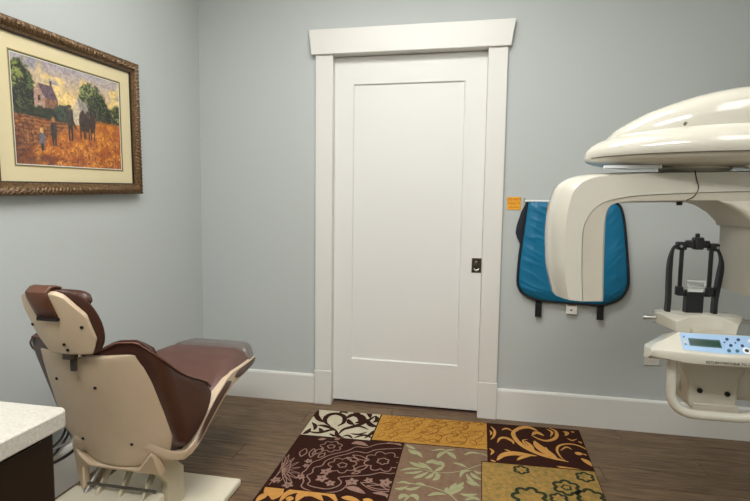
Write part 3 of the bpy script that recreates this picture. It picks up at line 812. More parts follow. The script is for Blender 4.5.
# back shell (convex toward the rear), trapezoid
def shell_pt(u, z, off=0.0):
    """u -1..1 across, rear surface of the back shell"""
    w_ = interp(z, [(.26, .150), (.32, .192), (.38, .215), (.48, .210), (.60, .200), (.72, .185)])
    b = .055 * (1 - abs(u) ** 2.2)
    y = -1.275 - .36 * (z - .30) - b + off
    return (CX + u * w_, y, z)
nu, nv = 24, 22
rows = []
for j in range(nv + 1):
    t = j / nv
    row = []
    for i in range(nu + 1):
        u = -1 + 2 * i / nu
        ztop = .712 - .012 * (1 - u * u) + .012 * (abs(u) > .9) * 0
        z = lerp(.262, ztop, t)
        row.append(shell_pt(u, z))
    rows.append(row)
V = [p for r in rows for p in r]
F = [(j * (nu + 1) + i, j * (nu + 1) + i + 1, (j + 1) * (nu + 1) + i + 1, (j + 1) * (nu + 1) + i) for j in range(nv) for i in range(nu)]
bs = mk('back_shell', V, F, BEIGE, ch, smooth=180, solid=.028, soff=-1, bevel=.006)
bs['label'] = 'beige plastic back shell'
for (u, z) in [(-.62, .605), (.15, .590), (-.50, .365), (.42, .365)]:
    p = Vector(shell_pt(u, z, -.0005))
    disc('screw_hole', p, (0, 1, .3), .0055, .004, DARKGAP, ch, 10)
# lower yoke: cross bar and two arms under the shell
def yoke():
    poly = [(-.202, .325), (-.165, .276), (-.11, .260), (.085, .260), (.140, .328), (.152, .308), (.154, .226), (-.150, .228), (-.164, .216), (-.164, .140), (-.176, .125), (-.194, .140), (-.204, .21)]
    V, F = [], []
    n = len(poly)
    for d in (0, .034):
        for (x, z) in poly:
            b = .055 * (1 - min(1, abs(x) / .21) ** 2.2)
            V.append((CX + x, -1.275 - .36 * (max(z, .24) - .30) - b - .006 + d, z))
    F = [tuple(range(n)), tuple(range(n, 2 * n))] + [(i, (i + 1) % n, n + (i + 1) % n, n + i) for i in range(n)]
    return mk('back_yoke', V, F, BEIGE, ch, bevel=.008, seg=3)
yoke()

# back cushion with lumbar wings
ZT = [(0, .705), (.08, .730), (.13, .757), (.175, .757), (.215, .722), (.255, .672), (.31, .615), (.36, .574), (.405, .548), (.435, .530), (.455, .500), (.462, .470)]
ZB = [(0, .33), (.20, .335), (.26, .335), (.32, .350), (.38, .380), (.42, .405), (.445, .430), (.462, .462)]
_sc = lambda T: [(a if a <= .19 else .19 + (a - .19) * .80, z) for a, z in T]
ZT, ZB = _sc(ZT), _sc(ZB)
SM = .19 + (.462 - .19) * .80
def cush_pt(s_, z, sgn, off=0.0):
    a = abs(s_)
    if a <= .19:
        x = a; y = -1.262 - .055 * (1 - (a / .21) ** 2)
        nx_, ny_ = 0, -1
        x += .012 * sstep(.10, .19, a)
    else:
        k = a - .19
        # bend forward along a quarter turn of radius .05, then run toward the foot end
        R = .035
        q = min(k / R, math.pi / 2)
        x = .19 + R * math.sin(q); y = -1.262 - .055 * (1 - (.19 / .21) ** 2) + R * (1 - math.cos(q)) + max(0, k - R * math.pi / 2)
        x += .012 + .008 * sstep(.24, .42, a)
        nx_, ny_ = math.sin(q), -math.cos(q)
    tilt = -.36 * (z - .30) * (1 - .55 * sstep(.22, .45, a))
    return (CX + sgn * (x + nx_ * off), y + tilt + ny_ * off + .004, z)
def cushion():
    ns, nv = 48, 14
    outer, inner = [], []
    for i in range(ns + 1):
        s_ = -SM + 2 * SM * i / ns
        sg = 1 if s_ >= 0 else -1
        a = abs(s_)
        zt, zb = interp(a, ZT), interp(a, ZB)
        co, ci = [], []
        for j in range(nv + 1):
            t = j / nv
            z = lerp(zb, zt, t)
            e = min(1, 4 * t * (1 - t) * 3) ** .5 * min(1, (SM - a) / .03 + .12) ** .5   # puff
            co.append(cush_pt(s_, z, sg, .004 * e)); ci.append(cush_pt(s_, z, sg, -.012 - .042 * e))
        outer.append(co); inner.append(ci)
    rings = [outer[i] + inner[i][::-1] for i in range(ns + 1)]
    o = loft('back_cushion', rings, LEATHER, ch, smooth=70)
    o['label'] = 'dark brown vinyl backrest with side wings'
    for k, off in enumerate((.002,)):
        pts = [cush_pt(s_, interp(abs(s_), ZT) - .006, 1 if s_ >= 0 else -1, off + .004) for s_ in [-(SM - .006) + 2 * (SM - .006) * i / 90 for i in range(91)]]
        tube('piping', pts, .0032, mat('piping_brown', (104, 68, 56), .4), o, 6)
cushion()

# head rest: convex octagonal plate, cushion, strap flap, bracket
HY, HZ, TL = -1.548, .80, .45
def head_pt(x, z, off=0.0):
    b = .042 * (abs(x) / .125) ** 2.0
    return (CX + x, HY + b - TL * (z - HZ) + off, z)
def head_plate():
    outline = [(-.128, .862), (-.112, .905), (-.075, .928), (.075, .928), (.100, .915), (.132, .820), (.130, .752), (.112, .736), (-.060, .736), (-.128, .80)]
    outline = [(-.100, .785), (-.100, .865), (-.075, .912), (-.045, .922), (.045, .922), (.066, .912), (.101, .848), (.101, .765), (.080, .722), (-.064, .722)]
    n = 26
    V, F = [], []
    zs = [lerp(.722, .922, j / n) for j in range(n + 1)]
    def span(z):
        xs = []
        k = len(outline)
        for i in range(k):
            (x0, z0), (x1, z1) = outline[i], outline[(i + 1) % k]
            if z0 != z1 and min(z0, z1) - 1e-9 <= z <= max(z0, z1) + 1e-9:
                xs.append(x0 + (x1 - x0) * (z - z0) / (z1 - z0))
        return min(xs), max(xs)
    m = 22
    for z in zs:
        a, b = span(min(max(z, .7221), .9219))
        for i in range(m + 1): V.append(head_pt(lerp(a, b, i / m), z))
    F = [(j * (m + 1) + i, j * (m + 1) + i + 1, (j + 1) * (m + 1) + i + 1, (j + 1) * (m + 1) + i) for j in range(n) for i in range(m)]
    return mk('headrest_plate', V, F, BEIGE, ch, smooth=180, solid=.018, bevel=.004)
hp = head_plate(); hp['label'] = 'beige headrest back plate'
for (x, z) in [(-.088, .815), (.082, .815), (.012, .757), (.016, .738)]:
    disc('screw_hole', head_pt(x, z, -.0008), (0, 1, .2), .005, .004, DARKGAP, ch, 10)
def head_cushion():
    rings = []
    for j in range(15):
        t = j / 14
        th = math.pi * t
        z = lerp(.712, .932, .5 - .5 * math.cos(th))
        wz = .107 * max(.02, math.sin(th)) ** .42
        ring_ = []
        for k in range(32):
            a = 2 * math.pi * k / 32
            x = wz * (abs(math.cos(a)) ** .8) * (1 if math.cos(a) >= 0 else -1)
            yy = math.sin(a)
            base = head_pt(max(-.115, min(.115, x)), z)
            y = base[1] + .020 + (yy + 1) * .020 * max(.15, math.sin(th)) ** .5
            ring_.append((CX + x, y, z))
        rings.append(ring_)
    o = loft('headrest_cushion', rings, LEATHER, ch, smooth=80)
    o['label'] = 'brown vinyl headrest pad'
head_cushion()
# rolled top of the pad facing the patient
tube('headrest_roll', [(CX + x, -1.508, .892 - .25 * x * x) for x in np.linspace(-.092, .092, 13)], [.006, .022, .027, .029, .030, .030, .030, .030, .030, .029, .027, .022, .006], LEATHER, ch, 14)
# flap over the top of the plate
fl = []
for (z, off) in [(.848, -.006), (.88, -.009), (.91, -.010), (.928, -.006), (.942, .012), (.944, .03), (.936, .052)]:
    fl.append([head_pt(x, .85, 0)[0:1] + (HY + .042 * (abs(x) / .125) ** 2 - TL * (min(z, .93) - HZ) + off, z) for x in np.linspace(-.034, .034, 7)])
V = [p for r in fl for p in r]
F = [(j * 7 + i, j * 7 + i + 1, (j + 1) * 7 + i + 1, (j + 1) * 7 + i) for j in range(len(fl) - 1) for i in range(6)]
mk('strap_flap', V, F, mat('flap_vinyl', (104, 64, 44), .38, noise=(30, (86, 50, 34), .7), bump=(120, .1, .001)), ch, smooth=60, solid=.008)['label'] = 'brown vinyl flap folded over the headrest plate'
box('flap_shadow_strip', CX - .035, CX + .035, head_pt(0, .847)[1] - .005, head_pt(0, .847)[1] + .004, .838, .848, mat('flap_shade_black', (28, 20, 18), .9), ch).name = 'flap_shade_strip'  # dark strip standing in for the shade under the flap edge
boxes('headrest_bracket', [(CX - .010, CX + .010, -1.488, -1.478, .66, .745), (CX - .014, CX + .014, -1.512, -1.478, .704, .722)], mat('bracket_dark', (110, 104, 98), .3, metal=.8), ch, bevel=.002)

# seat and leg rest: side profile (y, z) lofted across x
SEAT_TOP = [(-1.33, .385), (-1.29, .338), (-1.25, .318), (-1.20, .330), (-1.14, .375), (-1.05, .440), (-.97, .482), (-.90, .505), (-.82, .518), (-.72, .518), (-.60, .512)]
SEAT_BOT = [(-1.33, .345), (-1.29, .29), (-1.24, .272), (-1.18, .288), (-1.10, .335), (-1.00, .392), (-.90, .418), (-.80, .422), (-.66, .420), (-.60, .430), (-.575, .445)]
FRAME_TOP = [(-1.33, .372), (-1.29, .325), (-1.25, .308), (-1.20, .328), (-1.14, .378), (-1.05, .440), (-.97, .474), (-.90, .484), (-.80, .478), (-.66, .466), (-.575, .464)]
def seat_w(y): return interp(y, [(-1.33, .140), (-1.30, .185), (-1.27, .215), (-1.23, .232), (-1.0, .238), (-.8, .225), (-.66, .205), (-.60, .192), (-.560, .160)])
def seat_frame():
    rings = []
    for i in range(36):
        y = lerp(-1.33, -.575, i / 35)
        zt, zb, w_ = interp(y, FRAME_TOP), interp(y, SEAT_BOT), seat_w(y)
        if zt < zb + .02: zt = zb + .02
        rings.append([(CX - w_ + .004, y, zt), (CX - w_ - .004, y, zt - .004), (CX - w_ - .004, y, zb + .010), (CX - w_ + .008, y, zb), (CX + w_ - .008, y, zb), (CX + w_ + .004, y, zb + .010), (CX + w_ + .004, y, zt - .004), (CX + w_ - .004, y, zt)])
    o = loft('seat_frame', rings, BEIGE, ch, smooth=50)
    o['label'] = 'beige shell under the seat'
    for sg in (-1, 1):
        for (y0, y1, nm) in ((-1.19, -.925, 'side_inset'), (-.885, -.60, 'side_inset')):
            V, F = [], []
            n = 16
            for i in range(n + 1):
                t = i / n
                y = lerp(y0, y1, t)
                zt, zb, w_ = interp(y, FRAME_TOP), interp(y, SEAT_BOT), seat_w(y)
                h = (zt - zb); mid = zb + h * .56; hh = h * .30 * (1 - abs(2 * t - 1) ** 6) + .001
                for q in (-1, -.5, .5, 1):
                    V.append((CX + sg * (w_ + .004 + (.005 if abs(q) < .9 else -.001)), y, mid + q * hh))
            for i in range(n):
                for k in range(3): F.append((4 * i + k, 4 * i + k + 1, 4 * i + 5 + k, 4 * i + 4 + k))
            mk(nm, V, F, mat('inset_brown', (74, 48, 38), .4, bump=(200, .1, .001)), o, smooth=40)
seat_frame()
def seat_cushion(name, y0, y1, m, h, grow, lab, n=34):
    rings = []
    for i in range(n + 1):
        y = lerp(y0, y1, i / n)
        e = min(1, min(i, n - i) / 3 + .25) ** .5
        zt, w_ = interp(y, SEAT_TOP), seat_w(y) + grow
        b = min(zt - .018, interp(y, FRAME_TOP) - .002)
        r_ = []
        for k in range(25):
            u = -1 + 2 * k / 24
            edge_ = (1 - abs(u) ** 9) ** .5
            r_.append((CX + u * w_, y, b + ((zt - b + .008) * e) * edge_ + h * edge_ - .018 * (1 - u * u) * sstep(-.9, -1.15, y)))
        rings.append(r_ + [(CX + w_ * .9, y, b - .004), (CX - w_ * .9, y, b - .004)])
    o = loft(name, rings, m, ch, smooth=70)
    o['label'] = lab
    return o
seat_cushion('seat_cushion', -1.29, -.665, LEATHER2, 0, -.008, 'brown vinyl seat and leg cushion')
FOOT = mat('foot_cover_grey', (108, 100, 96), 0.32, coat=.3)
seat_cushion('foot_cover', -.685, -.562, FOOT, .004, 0, 'grey plastic foot cover', 14)

# lift mechanism under the back
LM = mat('lift_cream', (196, 186, 160), 0.45)
prism('lift_side_cover', [(-1.27, .235), (-1.205, .275), (-1.10, .165), (-1.10, .03), (-1.20, .03), (-1.205, .15)], 0, CX + .095, CX + .125, LM, ch, bevel=.004)
box('seat_support', CX - .02, CX + .095, -1.22, -1.08, .19, .29, mat('lift_grey', (110, 104, 94), .5), ch, bevel=.004)
box('rear_base_cover', CX - .245, CX + .100, -1.56, -1.23, .03, .118, BPL, ch, bevel=.012, seg=3)
box('rear_base_cap', CX + .085, CX + .135, -1.54, -1.235, .03, .135, BPL, ch, bevel=.012, seg=3)
for x in (CX - .035, CX + .06):
    prism('lift_link', [(-1.30, .09), (-1.27, .09), (-1.20, .17), (-1.13, .20), (-1.13, .23), (-1.21, .20)], 0, x, x + .012, LM, ch, bevel=.002)
prism('lift_link', [(-1.30, .09), (-1.27, .09), (-1.20, .17), (-1.13, .20), (-1.13, .23), (-1.21, .20)], 0, CX - .125, CX - .113, LM, ch, bevel=.002)
tube('gas_spring', [(CX - .17, -1.27, .115), (CX - .15, -1.18, .22)], .009, STEEL, ch, 10)
tube('pivot_pin', [(CX - .185, -1.262, .150), (CX + .115, -1.262, .150)], .005, mat('pin_grey', (96, 92, 86), .45, metal=.6), ch, 10)

# ------------------------------------------------------------------ counter and cabinet at the lower left
QUARTZ = mat('quartz_white', (214, 210, 200), 0.30, noise=(160, (180, 174, 162), .7), bump=(300, .03, .0005))
WX, WY = .012, -1.850
poly = []
for (x, y, a0) in [(WX, WY, 0)]:
    r_ = .022
    poly = [(XL + .001, -2.66), (WX, -2.66)] + [(WX - r_ + r_ * math.cos(a), WY - r_ + r_ * math.sin(a)) for a in np.linspace(0, math.pi / 2, 7)] + [(XL + .001, WY)]
ct = prism('countertop', poly, 2, .682, .722, QUARTZ, bevel=.004, seg=2)
tag(ct, 'speckled white quartz countertop with rounded corner at lower left', 'countertop')
ESP = mat('espresso_wood', (26, 14, 12), 0.42, noise=(5, (18, 10, 9), .8, (1, 1, .15)))
cab = thing('cabinet', (-.37, -2.27, 0), 'dark espresso base cabinet under the white countertop', 'cabinet')
box('body', XL + .017, -.02, -2.63, WY - .012 - .02, .0, .682, ESP, cab, bevel=.002)
box('end_panel', XL + .017, -.018, WY - .032, WY - .018, .0, .682, ESP, cab, bevel=.0015)
for (y0, y1) in ((-2.625, -2.265), (-2.255, WY - .036)):
    d = box('door', -.0199, -.002, y0, y1, .10, .50, ESP, cab, bevel=.002)
    tube('handle', [(.012, (y0 + y1) / 2, .36), (.012, (y0 + y1) / 2, .46)], .004, STEEL, d, 8)
    d = box('drawer', -.0199, -.002, y0, y1, .51, .672, ESP, cab, bevel=.002)
    tube('handle', [(.012, (y0 + y1) / 2 - .05, .59), (.012, (y0 + y1) / 2 + .05, .59)], .004, STEEL, d, 8)

# ------------------------------------------------------------------ cables behind the counter, along the left wall
CAB = mat('cable_dark', (40, 36, 34), .5)
x0 = XL + .022
tag(tube('cable', catmull([(x0, -1.32, .30), (x0 + .02, -1.20, .345), (x0, -1.125, .31), (x0 + .01, -1.10, .25), (x0, -1.135, .20), (x0 + .012, -1.20, .19), (x0, -1.24, .26), (x0 + .02, -1.17, .33), (x0 + .012, -1.115, .285), (x0, -1.14, .225), (x0, -1.28, .20)], 7), .0052, CAB, n=8), 'dark cable looped against the wall behind the counter', 'cable')
tag(tube('cable', catmull([(x0 + .066, -1.34, .205), (x0 + .066, -1.19, .190), (x0 + .066, -1.12, .200), (x0 + .06, -1.08, .215), (x0 + .06, -1.0, .215)], 7), .0060, CAB, n=8), 'thick dark cable running low along the baseboard beside the chair', 'cable')
tag(tube('cable', catmull([(x0 + .04, -1.30, .34), (x0 + .04, -1.16, .30), (x0 + .04, -1.12, .24), (x0 + .04, -1.17, .225), (x0 + .04, -1.3, .25)], 7), .0045, mat('cable_grey', (150, 146, 140), .5), n=8), 'pale grey cable loop beside the dark cable', 'cable')

# ------------------------------------------------------------------ lead apron hanging on the back wall
ap = thing('lead_apron', (1.43, -.02, .69), 'teal lead apron with black binding hanging on the wall', 'apron')
TEAL = mat('teal_nylon', (0, 112, 152), 0.42, spec=.5, noise=(8, (0, 102, 142), .7), bump=(420, .06, .0005))
AL = [(.690, 1.300), (.700, 1.245), (.725, 1.195), (.76, 1.168), (.80, 1.160), (.90, 1.163), (1.0, 1.172), (1.10, 1.182), (1.18, 1.190), (1.228, 1.194)]
AR = [(.680, 1.580), (.695, 1.640), (.72, 1.685), (.76, 1.712), (.80, 1.722), (.90, 1.715), (1.0, 1.703), (1.10, 1.690), (1.17, 1.676), (1.205, 1.662), (1.225, 1.640)]
def apron():
    nz, nxx = 110, 70
    Fr, Bk = [], []
    for j in range(nz + 1):
        t = j / nz
        rf, rb = [], []
        for i in range(nxx + 1):
            u = i / nxx
            zb = lerp(.694, .686, u); zt = lerp(1.229, 1.227, u) - .004 * math.sin(u * math.pi)
            z = lerp(zb, zt, t)
            x = lerp(interp(z, AL), interp(z, AR), u)
            e = (min(1, 9 * min(u, 1 - u)) * min(1, 8 * t + .15) * min(1, 10 * (1 - t) + .5)) ** .6
            # creases fan in from the bound edges; irregular ridges
            nz1 = 1 - abs(mnoise.noise(Vector((u * 3.0 + 1.7, t * 17 + u * 9 + 2.0, .3)))) * 2.6
            nz2 = 1 - abs(mnoise.noise(Vector((u * 4.0 + 7.1, t * 13 - u * 10 + 5.0, 4.3)))) * 2.6
            wr = .0040 * max(0, nz1) ** 2 * math.exp(-((u - .10) / .14) ** 2) + .0040 * max(0, nz2) ** 2 * math.exp(-((u - .92) / .10) ** 2)
            wr += .0026 * mnoise.noise(Vector((u * 5, t * 4, 9.0)))
            rf.append((x, -.020 - .026 * e - wr * e, z)); rb.append((x, -.012, z))
        Fr.append(rf); Bk.append(rb)
    n = nxx + 1
    V = [p for r in Fr for p in r] + [p for r in Bk for p in r]
    o = (nz + 1) * n
    F = []
    for j in range(nz):
        for i in range(nxx):
            a = j * n + i
            F += [(a, a + 1, a + n + 1, a + n), (o + a, o + a + n, o + a + n + 1, o + a + 1)]
        F += [(j * n, (j + 1) * n, o + (j + 1) * n, o + j * n), (j * n + nxx, o + j * n + nxx, o + (j + 1) * n + nxx, (j + 1) * n + nxx)]
    for i in range(nxx):
        F += [(i, o + i, o + i + 1, i + 1), (nz * n + i, nz * n + i + 1, o + nz * n + i + 1, o + nz * n + i)]
    b = mk('apron_body', V, F, TEAL, ap, smooth=60)
    path = [(x, -.022, z) for z, x in AL[::-1]] + [(lerp(1.300, 1.580, k / 8), -.022, lerp(.690, .680, k / 8)) for k in range(1, 8)] + [(x, -.022, z) for z, x in AR]
    tube('binding', catmull(path, 3), .0078, mat('black_binding', (14, 15, 20), .7), ap, 8)
apron()
STR = mat('black_webbing', (20, 19, 20), .85, bump=(300, .2, .0005))
for x in (1.275, 1.592):
    V = []
    pr = [(.70, -.016), (.66, -.020), (.63, -.017), (.600, -.020)]
    for z, y in pr: V += [(x - .017, y, z), (x + .017, y, z)]
    mk('strap', V, [(2 * i, 2 * i + 1, 2 * i + 3, 2 * i + 2) for i in range(3)], STR, ap, solid=.003)
tg = box('tag', 1.418, 1.474, -.020, -.018, .625, .690, mat('white_tag', (226, 222, 212), .6), ap)
box('tag_stripe', 1.424, 1.468, -.0206, -.020, .668, .678, mat('tag_grey_red', (140, 112, 104), .6), tg)
box('tag_mark', 1.440, 1.450, -.0206, -.020, .642, .650, mat('tag_black', (60, 58, 56), .6), tg)
# dark blue collar piece behind the left top, and white hanger bar
cp = [(1.150, 1.03), (1.140, 1.06), (1.145, 1.10), (1.165, 1.17), (1.185, 1.215), (1.21, 1.222), (1.215, 1.10), (1.195, .99), (1.165, .998)]
prism('collar_flap', cp, 1, -.018, -.006, mat('navy_nylon', (20, 24, 42), .55), ap, bevel=.003)['label'] = 'navy collar flap showing at the left edge'
hb = tube('hanger_bar', [(1.180, -.028, 1.231), (1.655, -.028, 1.232)], .006, mat('white_plastic', (230, 230, 226), .4), ap, 10)
tube('wall_hook', [(1.183, 0, 1.245), (1.183, -.020, 1.243), (1.183, -.030, 1.234)], .005, STEEL, ap, 8)
tube('wall_hook', [(1.650, 0, 1.245), (1.650, -.020, 1.243), (1.650, -.030, 1.236)], .005, STEEL, ap, 8)

# ------------------------------------------------------------------ sticky note
sn = thing('paper_note', (1.127, -.001, 1.219), 'small orange paper note on the wall above the apron corner', 'note')
box('paper', 1.091, 1.163, -.0025, -.0005, 1.184, 1.254, mat('orange_paper', (240, 168, 40), .7), sn)
TXM = Matrix(((1, 0, 0, 0), (0, 0, -1, 0), (0, 1, 0, 0), (0, 0, 0, 1)))   # text plane X->x, Y->z, facing -y
RED = mat('note_red_ink', (150, 62, 20), .7)
BRN = mat('note_brown_ink', (150, 96, 18), .7)
text('note_text', 'DO NOT', .0195, RED, sn, Matrix.Translation((1.127, -.003, 1.234)) @ TXM, align='CENTER')
text('note_text', 'FOLD IT', .0185, BRN, sn, Matrix.Translation((1.127, -.003, 1.213)) @ TXM, align='CENTER')
for k in range(5):
    box('ink_mark', 1.102 + k * .0105, 1.109 + k * .0105, -.0030, -.0025, 1.196, 1.200, BRN, sn)

# ------------------------------------------------------------------ wall outlet partly behind the machine
OX, OZ = 1.867, .424
ol = thing('wall_outlet', (1.855, -.003, .425), 'white wall outlet plate behind the control panel', 'outlet')
OUT = mat('outlet_white', (226, 222, 212), .4)
box('plate', OX - .037, OX + .037, -.006, 0, OZ - .058, OZ + .058, OUT, ol, bevel=.002)
for z in (OZ - .021, OZ + .021):
    rc = box('receptacle', OX - .017, OX + .017, -.008, -.006, z - .014, z + .014, OUT, ol, bevel=.002)
    for dx in (-.007, .007): box('slot', OX + dx - .0012, OX + dx + .0012, -.0085, -.008, z - .004, z + .006, DARKGAP, rc)

# ------------------------------------------------------------------ panoramic x-ray machine
mc = thing('xray_machine', (2.10, -1.08, 0), 'cream panoramic dental x-ray machine with control panel at right', 'x-ray machine')
MY = -1.10
# column, carriage and floor foot (just beyond the right edge of the frame)
box('floor_foot', 1.94, 2.36, -1.34, -.84, 0, .035, MACHM, mc, bevel=.01, seg=3)
box('column', 2.10, 2.26, -1.19, -1.01, .035, 2.25, MACHM, mc, bevel=.02, seg=3)
box('carriage', 2.00, 2.10, -1.20, -1.00, .55, 1.52, MACH, mc, bevel=.02, seg=3)
# overhead canopy: lower lobe + dome
def canopy_lobe():
    rings = []
    xs = [1.237 + .40 * (1 - math.cos(math.pi / 2 * i / 18)) for i in range(19)] + [1.72, 1.85, 2.0, 2.06]
    for x in xs:
        q = max(0.0, 1 - ((1.640 - min(x, 1.640)) / .4035) ** 2) ** .5
        hw = .215 * q + .002
        ht = .100 * q ** .9 + .001
        hb_ = .034 * q ** .7 + .001
        cyx = MY - .005
        r_ = []
        for k in range(25):
            a = math.pi * k / 24
            r_.append((x, cyx + hw * math.cos(a), 1.345 + ht * max(0, math.sin(a)) ** .75))
        for k in range(1, 12):
            a = math.pi * k / 12
            cc = math.cos(a)
            r_.append((x, cyx - hw * .965 * (abs(cc) ** .5) * (1 if cc > 0 else -1), 1.343 - hb_ * max(0, math.sin(a)) ** .6))
        rings.append(r_)
    o = loft('canopy_lower_shell', rings, MACH, mc, smooth=40)
    return o
canopy_lobe()
sp_ = []
for i in range(41):
    x = 1.245 + .75 * i / 40
    q = max(0.0, 1 - ((1.640 - min(x, 1.640)) / .4035) ** 2) ** .5
    sp_.append((x, MY - .005 - .2135 * q - .001, 1.3385))
tube('canopy_seam', sp_, .0016, mat('seam_brown', (96, 88, 74), .6), mc, 6)
def canopy_dome():
    prof = [(1.300, 1.40), (1.317, 1.424), (1.345, 1.443), (1.392, 1.470), (1.44, 1.489), (1.503, 1.510), (1.56, 1.524), (1.611, 1.533), (1.691, 1.541), (1.80, 1.545), (2.06, 1.545)]
    rings = []
    for x in [1.300, 1.308, 1.317, 1.33, 1.345, 1.365, 1.392, 1.42, 1.45, 1.48, 1.51, 1.55, 1.60, 1.65, 1.70, 1.80, 1.92, 2.06]:
        top = interp(x, prof)
        q = max(0.0, 1 - ((1.62 - min(x, 1.62)) / .325) ** 2) ** .5
        hw = .165 * q + .004
        r_ = []
        for k in range(25):
            a = math.pi * k / 24
            ca, sa = math.cos(a), math.sin(a)
            r_.append((x, MY + hw * (abs(ca) ** .5) * (1 if ca > 0 else -1), 1.36 + (top - 1.36) * max(0, sa) ** .45))
        rings.append(r_)
    return loft('canopy_dome', rings, MACH, mc, smooth=45)
canopy_dome()
disc('canopy_screw', (1.458, -1.262, 1.420), (0, 1, -.6), .004, .008, mat('screw_grey', (120, 116, 106), .4, metal=.6), mc, 10)
# slot seam around the lobe lip
WPL = mat('white_plate', (236, 238, 238), .35)
box('slide_plate', 1.272, 1.428, -1.200, -1.185, 1.3045, 1.3125, WPL, mc)
box('slide_plate', 1.652, 2.0, -1.200, -1.185, 1.302, 1.3125, WPL, mc)
loft('rotation_hub', [[(1.555 + r_ * math.cos(a), MY + r_ * math.sin(a), z) for a in np.linspace(0, 2 * math.pi, 40, endpoint=False)] for (r_, z) in ((.098, 1.316), (.096, 1.306), (.070, 1.290), (.055, 1.285))], MACHM, mc, smooth=40)

# rotating C-arm: O = outer contour, S = seam, I = inner contour, sampled together
O_ = [(1.162, .905), (1.142, .985), (1.135, 1.06), (1.134, 1.145), (1.146, 1.225), (1.170, 1.268), (1.232, 1.290), (1.37, 1.297), (1.52, 1.299), (1.66, 1.300), (1.86, 1.300), (1.93, 1.285)]
S_ = [(1.228, .900), (1.222, .97), (1.219, 1.04), (1.219, 1.115), (1.232, 1.160), (1.264, 1.197), (1.310, 1.214), (1.373, 1.224), (1.52, 1.233), (1.66, 1.238), (1.86, 1.240), (1.92, 1.240)]
I_ = [(1.290, .903), (1.288, .97), (1.286, 1.04), (1.285, 1.115), (1.286, 1.160), (1.297, 1.192), (1.330, 1.204), (1.40, 1.207), (1.52, 1.209), (1.66, 1.210), (1.86, 1.210), (1.91, 1.215)]
FRAC = [.40, .40, .42, .42, .38, .28, .18, .12, .12, .12, .12, .12]
def dens(L): return [(p.x, p.y) for p in catmull([(a, b, 0) for a, b in L], 6)]
Od, Sd, Id = dens(O_), dens(S_), dens(I_)
Fd = [interp(i / 6, list(enumerate(FRAC))) for i in range(len(Od))]
YF_, YB_ = -1.200, -.985
r1, r2 = [], []
for o, s, i, fq in zip(Od, Sd, Id, Fd):
    c = (lerp(o[0], s[0], fq), lerp(o[1], s[1], fq))
    c2 = (lerp(o[0], s[0], fq * .45), lerp(o[1], s[1], fq * .45))
    r1.append([(s[0], YF_, s[1]), (c[0], YF_ + .002, c[1]), (c2[0], YF_ + .022, c2[1]), (o[0], YF_ + .06, o[1]), (o[0], YB_ - .06, o[1]), (c2[0], YB_ - .022, c2[1]), (c[0], YB_ - .002, c[1]), (s[0], YB_, s[1])])
    s2 = (lerp(s[0], i[0], .04), lerp(s[1], i[1], .04))
    e = (lerp(s[0], i[0], .90), lerp(s[1], i[1], .90))
    r2.append([(s2[0], YF_ + .0035, s2[1]), (e[0], YF_ + .004, e[1]), (i[0], YF_ + .012, i[1]), (i[0], YB_ - .012, i[1]), (e[0], YB_ - .004, e[1]), (s2[0], YB_ - .0035, s2[1])])
ca_ = loft('rotating_arm', r1, MACH, mc, smooth=28)
ca_['label'] = 'curved cream tube-head arm hanging from the canopy'
loft('arm_inner_shell', r2, MACHM, mc, smooth=28)
# a seam across the beam
tube('beam_seam', catmull([(1.515, YF_ - .0004, 1.298), (1.522, YF_ - .0004, 1.27), (1.528, YF_ - .0004, 1.245), (1.518, YF_ + .002, 1.222), (1.500, YF_ + .004, 1.211)], 5), .0014, DARKGAP, mc, 6)
disc('beam_knob', (1.50, -1.15, 1.204), (0, 0, 1), .008, .014, BLACK, mc, 12)
# detector neck and box on the right end of the arm
def rr_ring(x0, x1, y0, y1, z, r_=.02):
    out = []
    for (cx_, cy_, a0) in ((x1 - r_, y1 - r_, 0), (x0 + r_, y1 - r_, 1), (x0 + r_, y0 + r_, 2), (x1 - r_, y0 + r_, 3)):
        for k in range(5):
            a = (a0 + k / 4) * math.pi / 2
            out.append((cx_ + r_ * math.cos(a), cy_ + r_ * math.sin(a), z))
    return out
loft('detector_neck', [rr_ring(1.565, 1.90, -1.195, -.99, 1.212, .03), rr_ring(1.60, 1.90, -1.205, -.99, 1.200, .03), rr_ring(1.635, 1.89, -1.215, -.99, 1.178, .03), rr_ring(1.665, 1.86, -1.225, -.992, 1.150, .02), rr_ring(1.670, 1.85, -1.228, -.993, 1.136, .02)], MACHM, mc, smooth=50)
loft('detector', [rr_ring(1.680, 1.80, -1.235, -1.0, 1.150, .008), rr_ring(1.680, 1.80, -1.235, -1.008, 1.04, .008), rr_ring(1.680, 1.80, -1.235, -1.018, .935, .008)], MACHM, mc, smooth=40)['label'] = 'flat cream image detector on the right end of the arm'

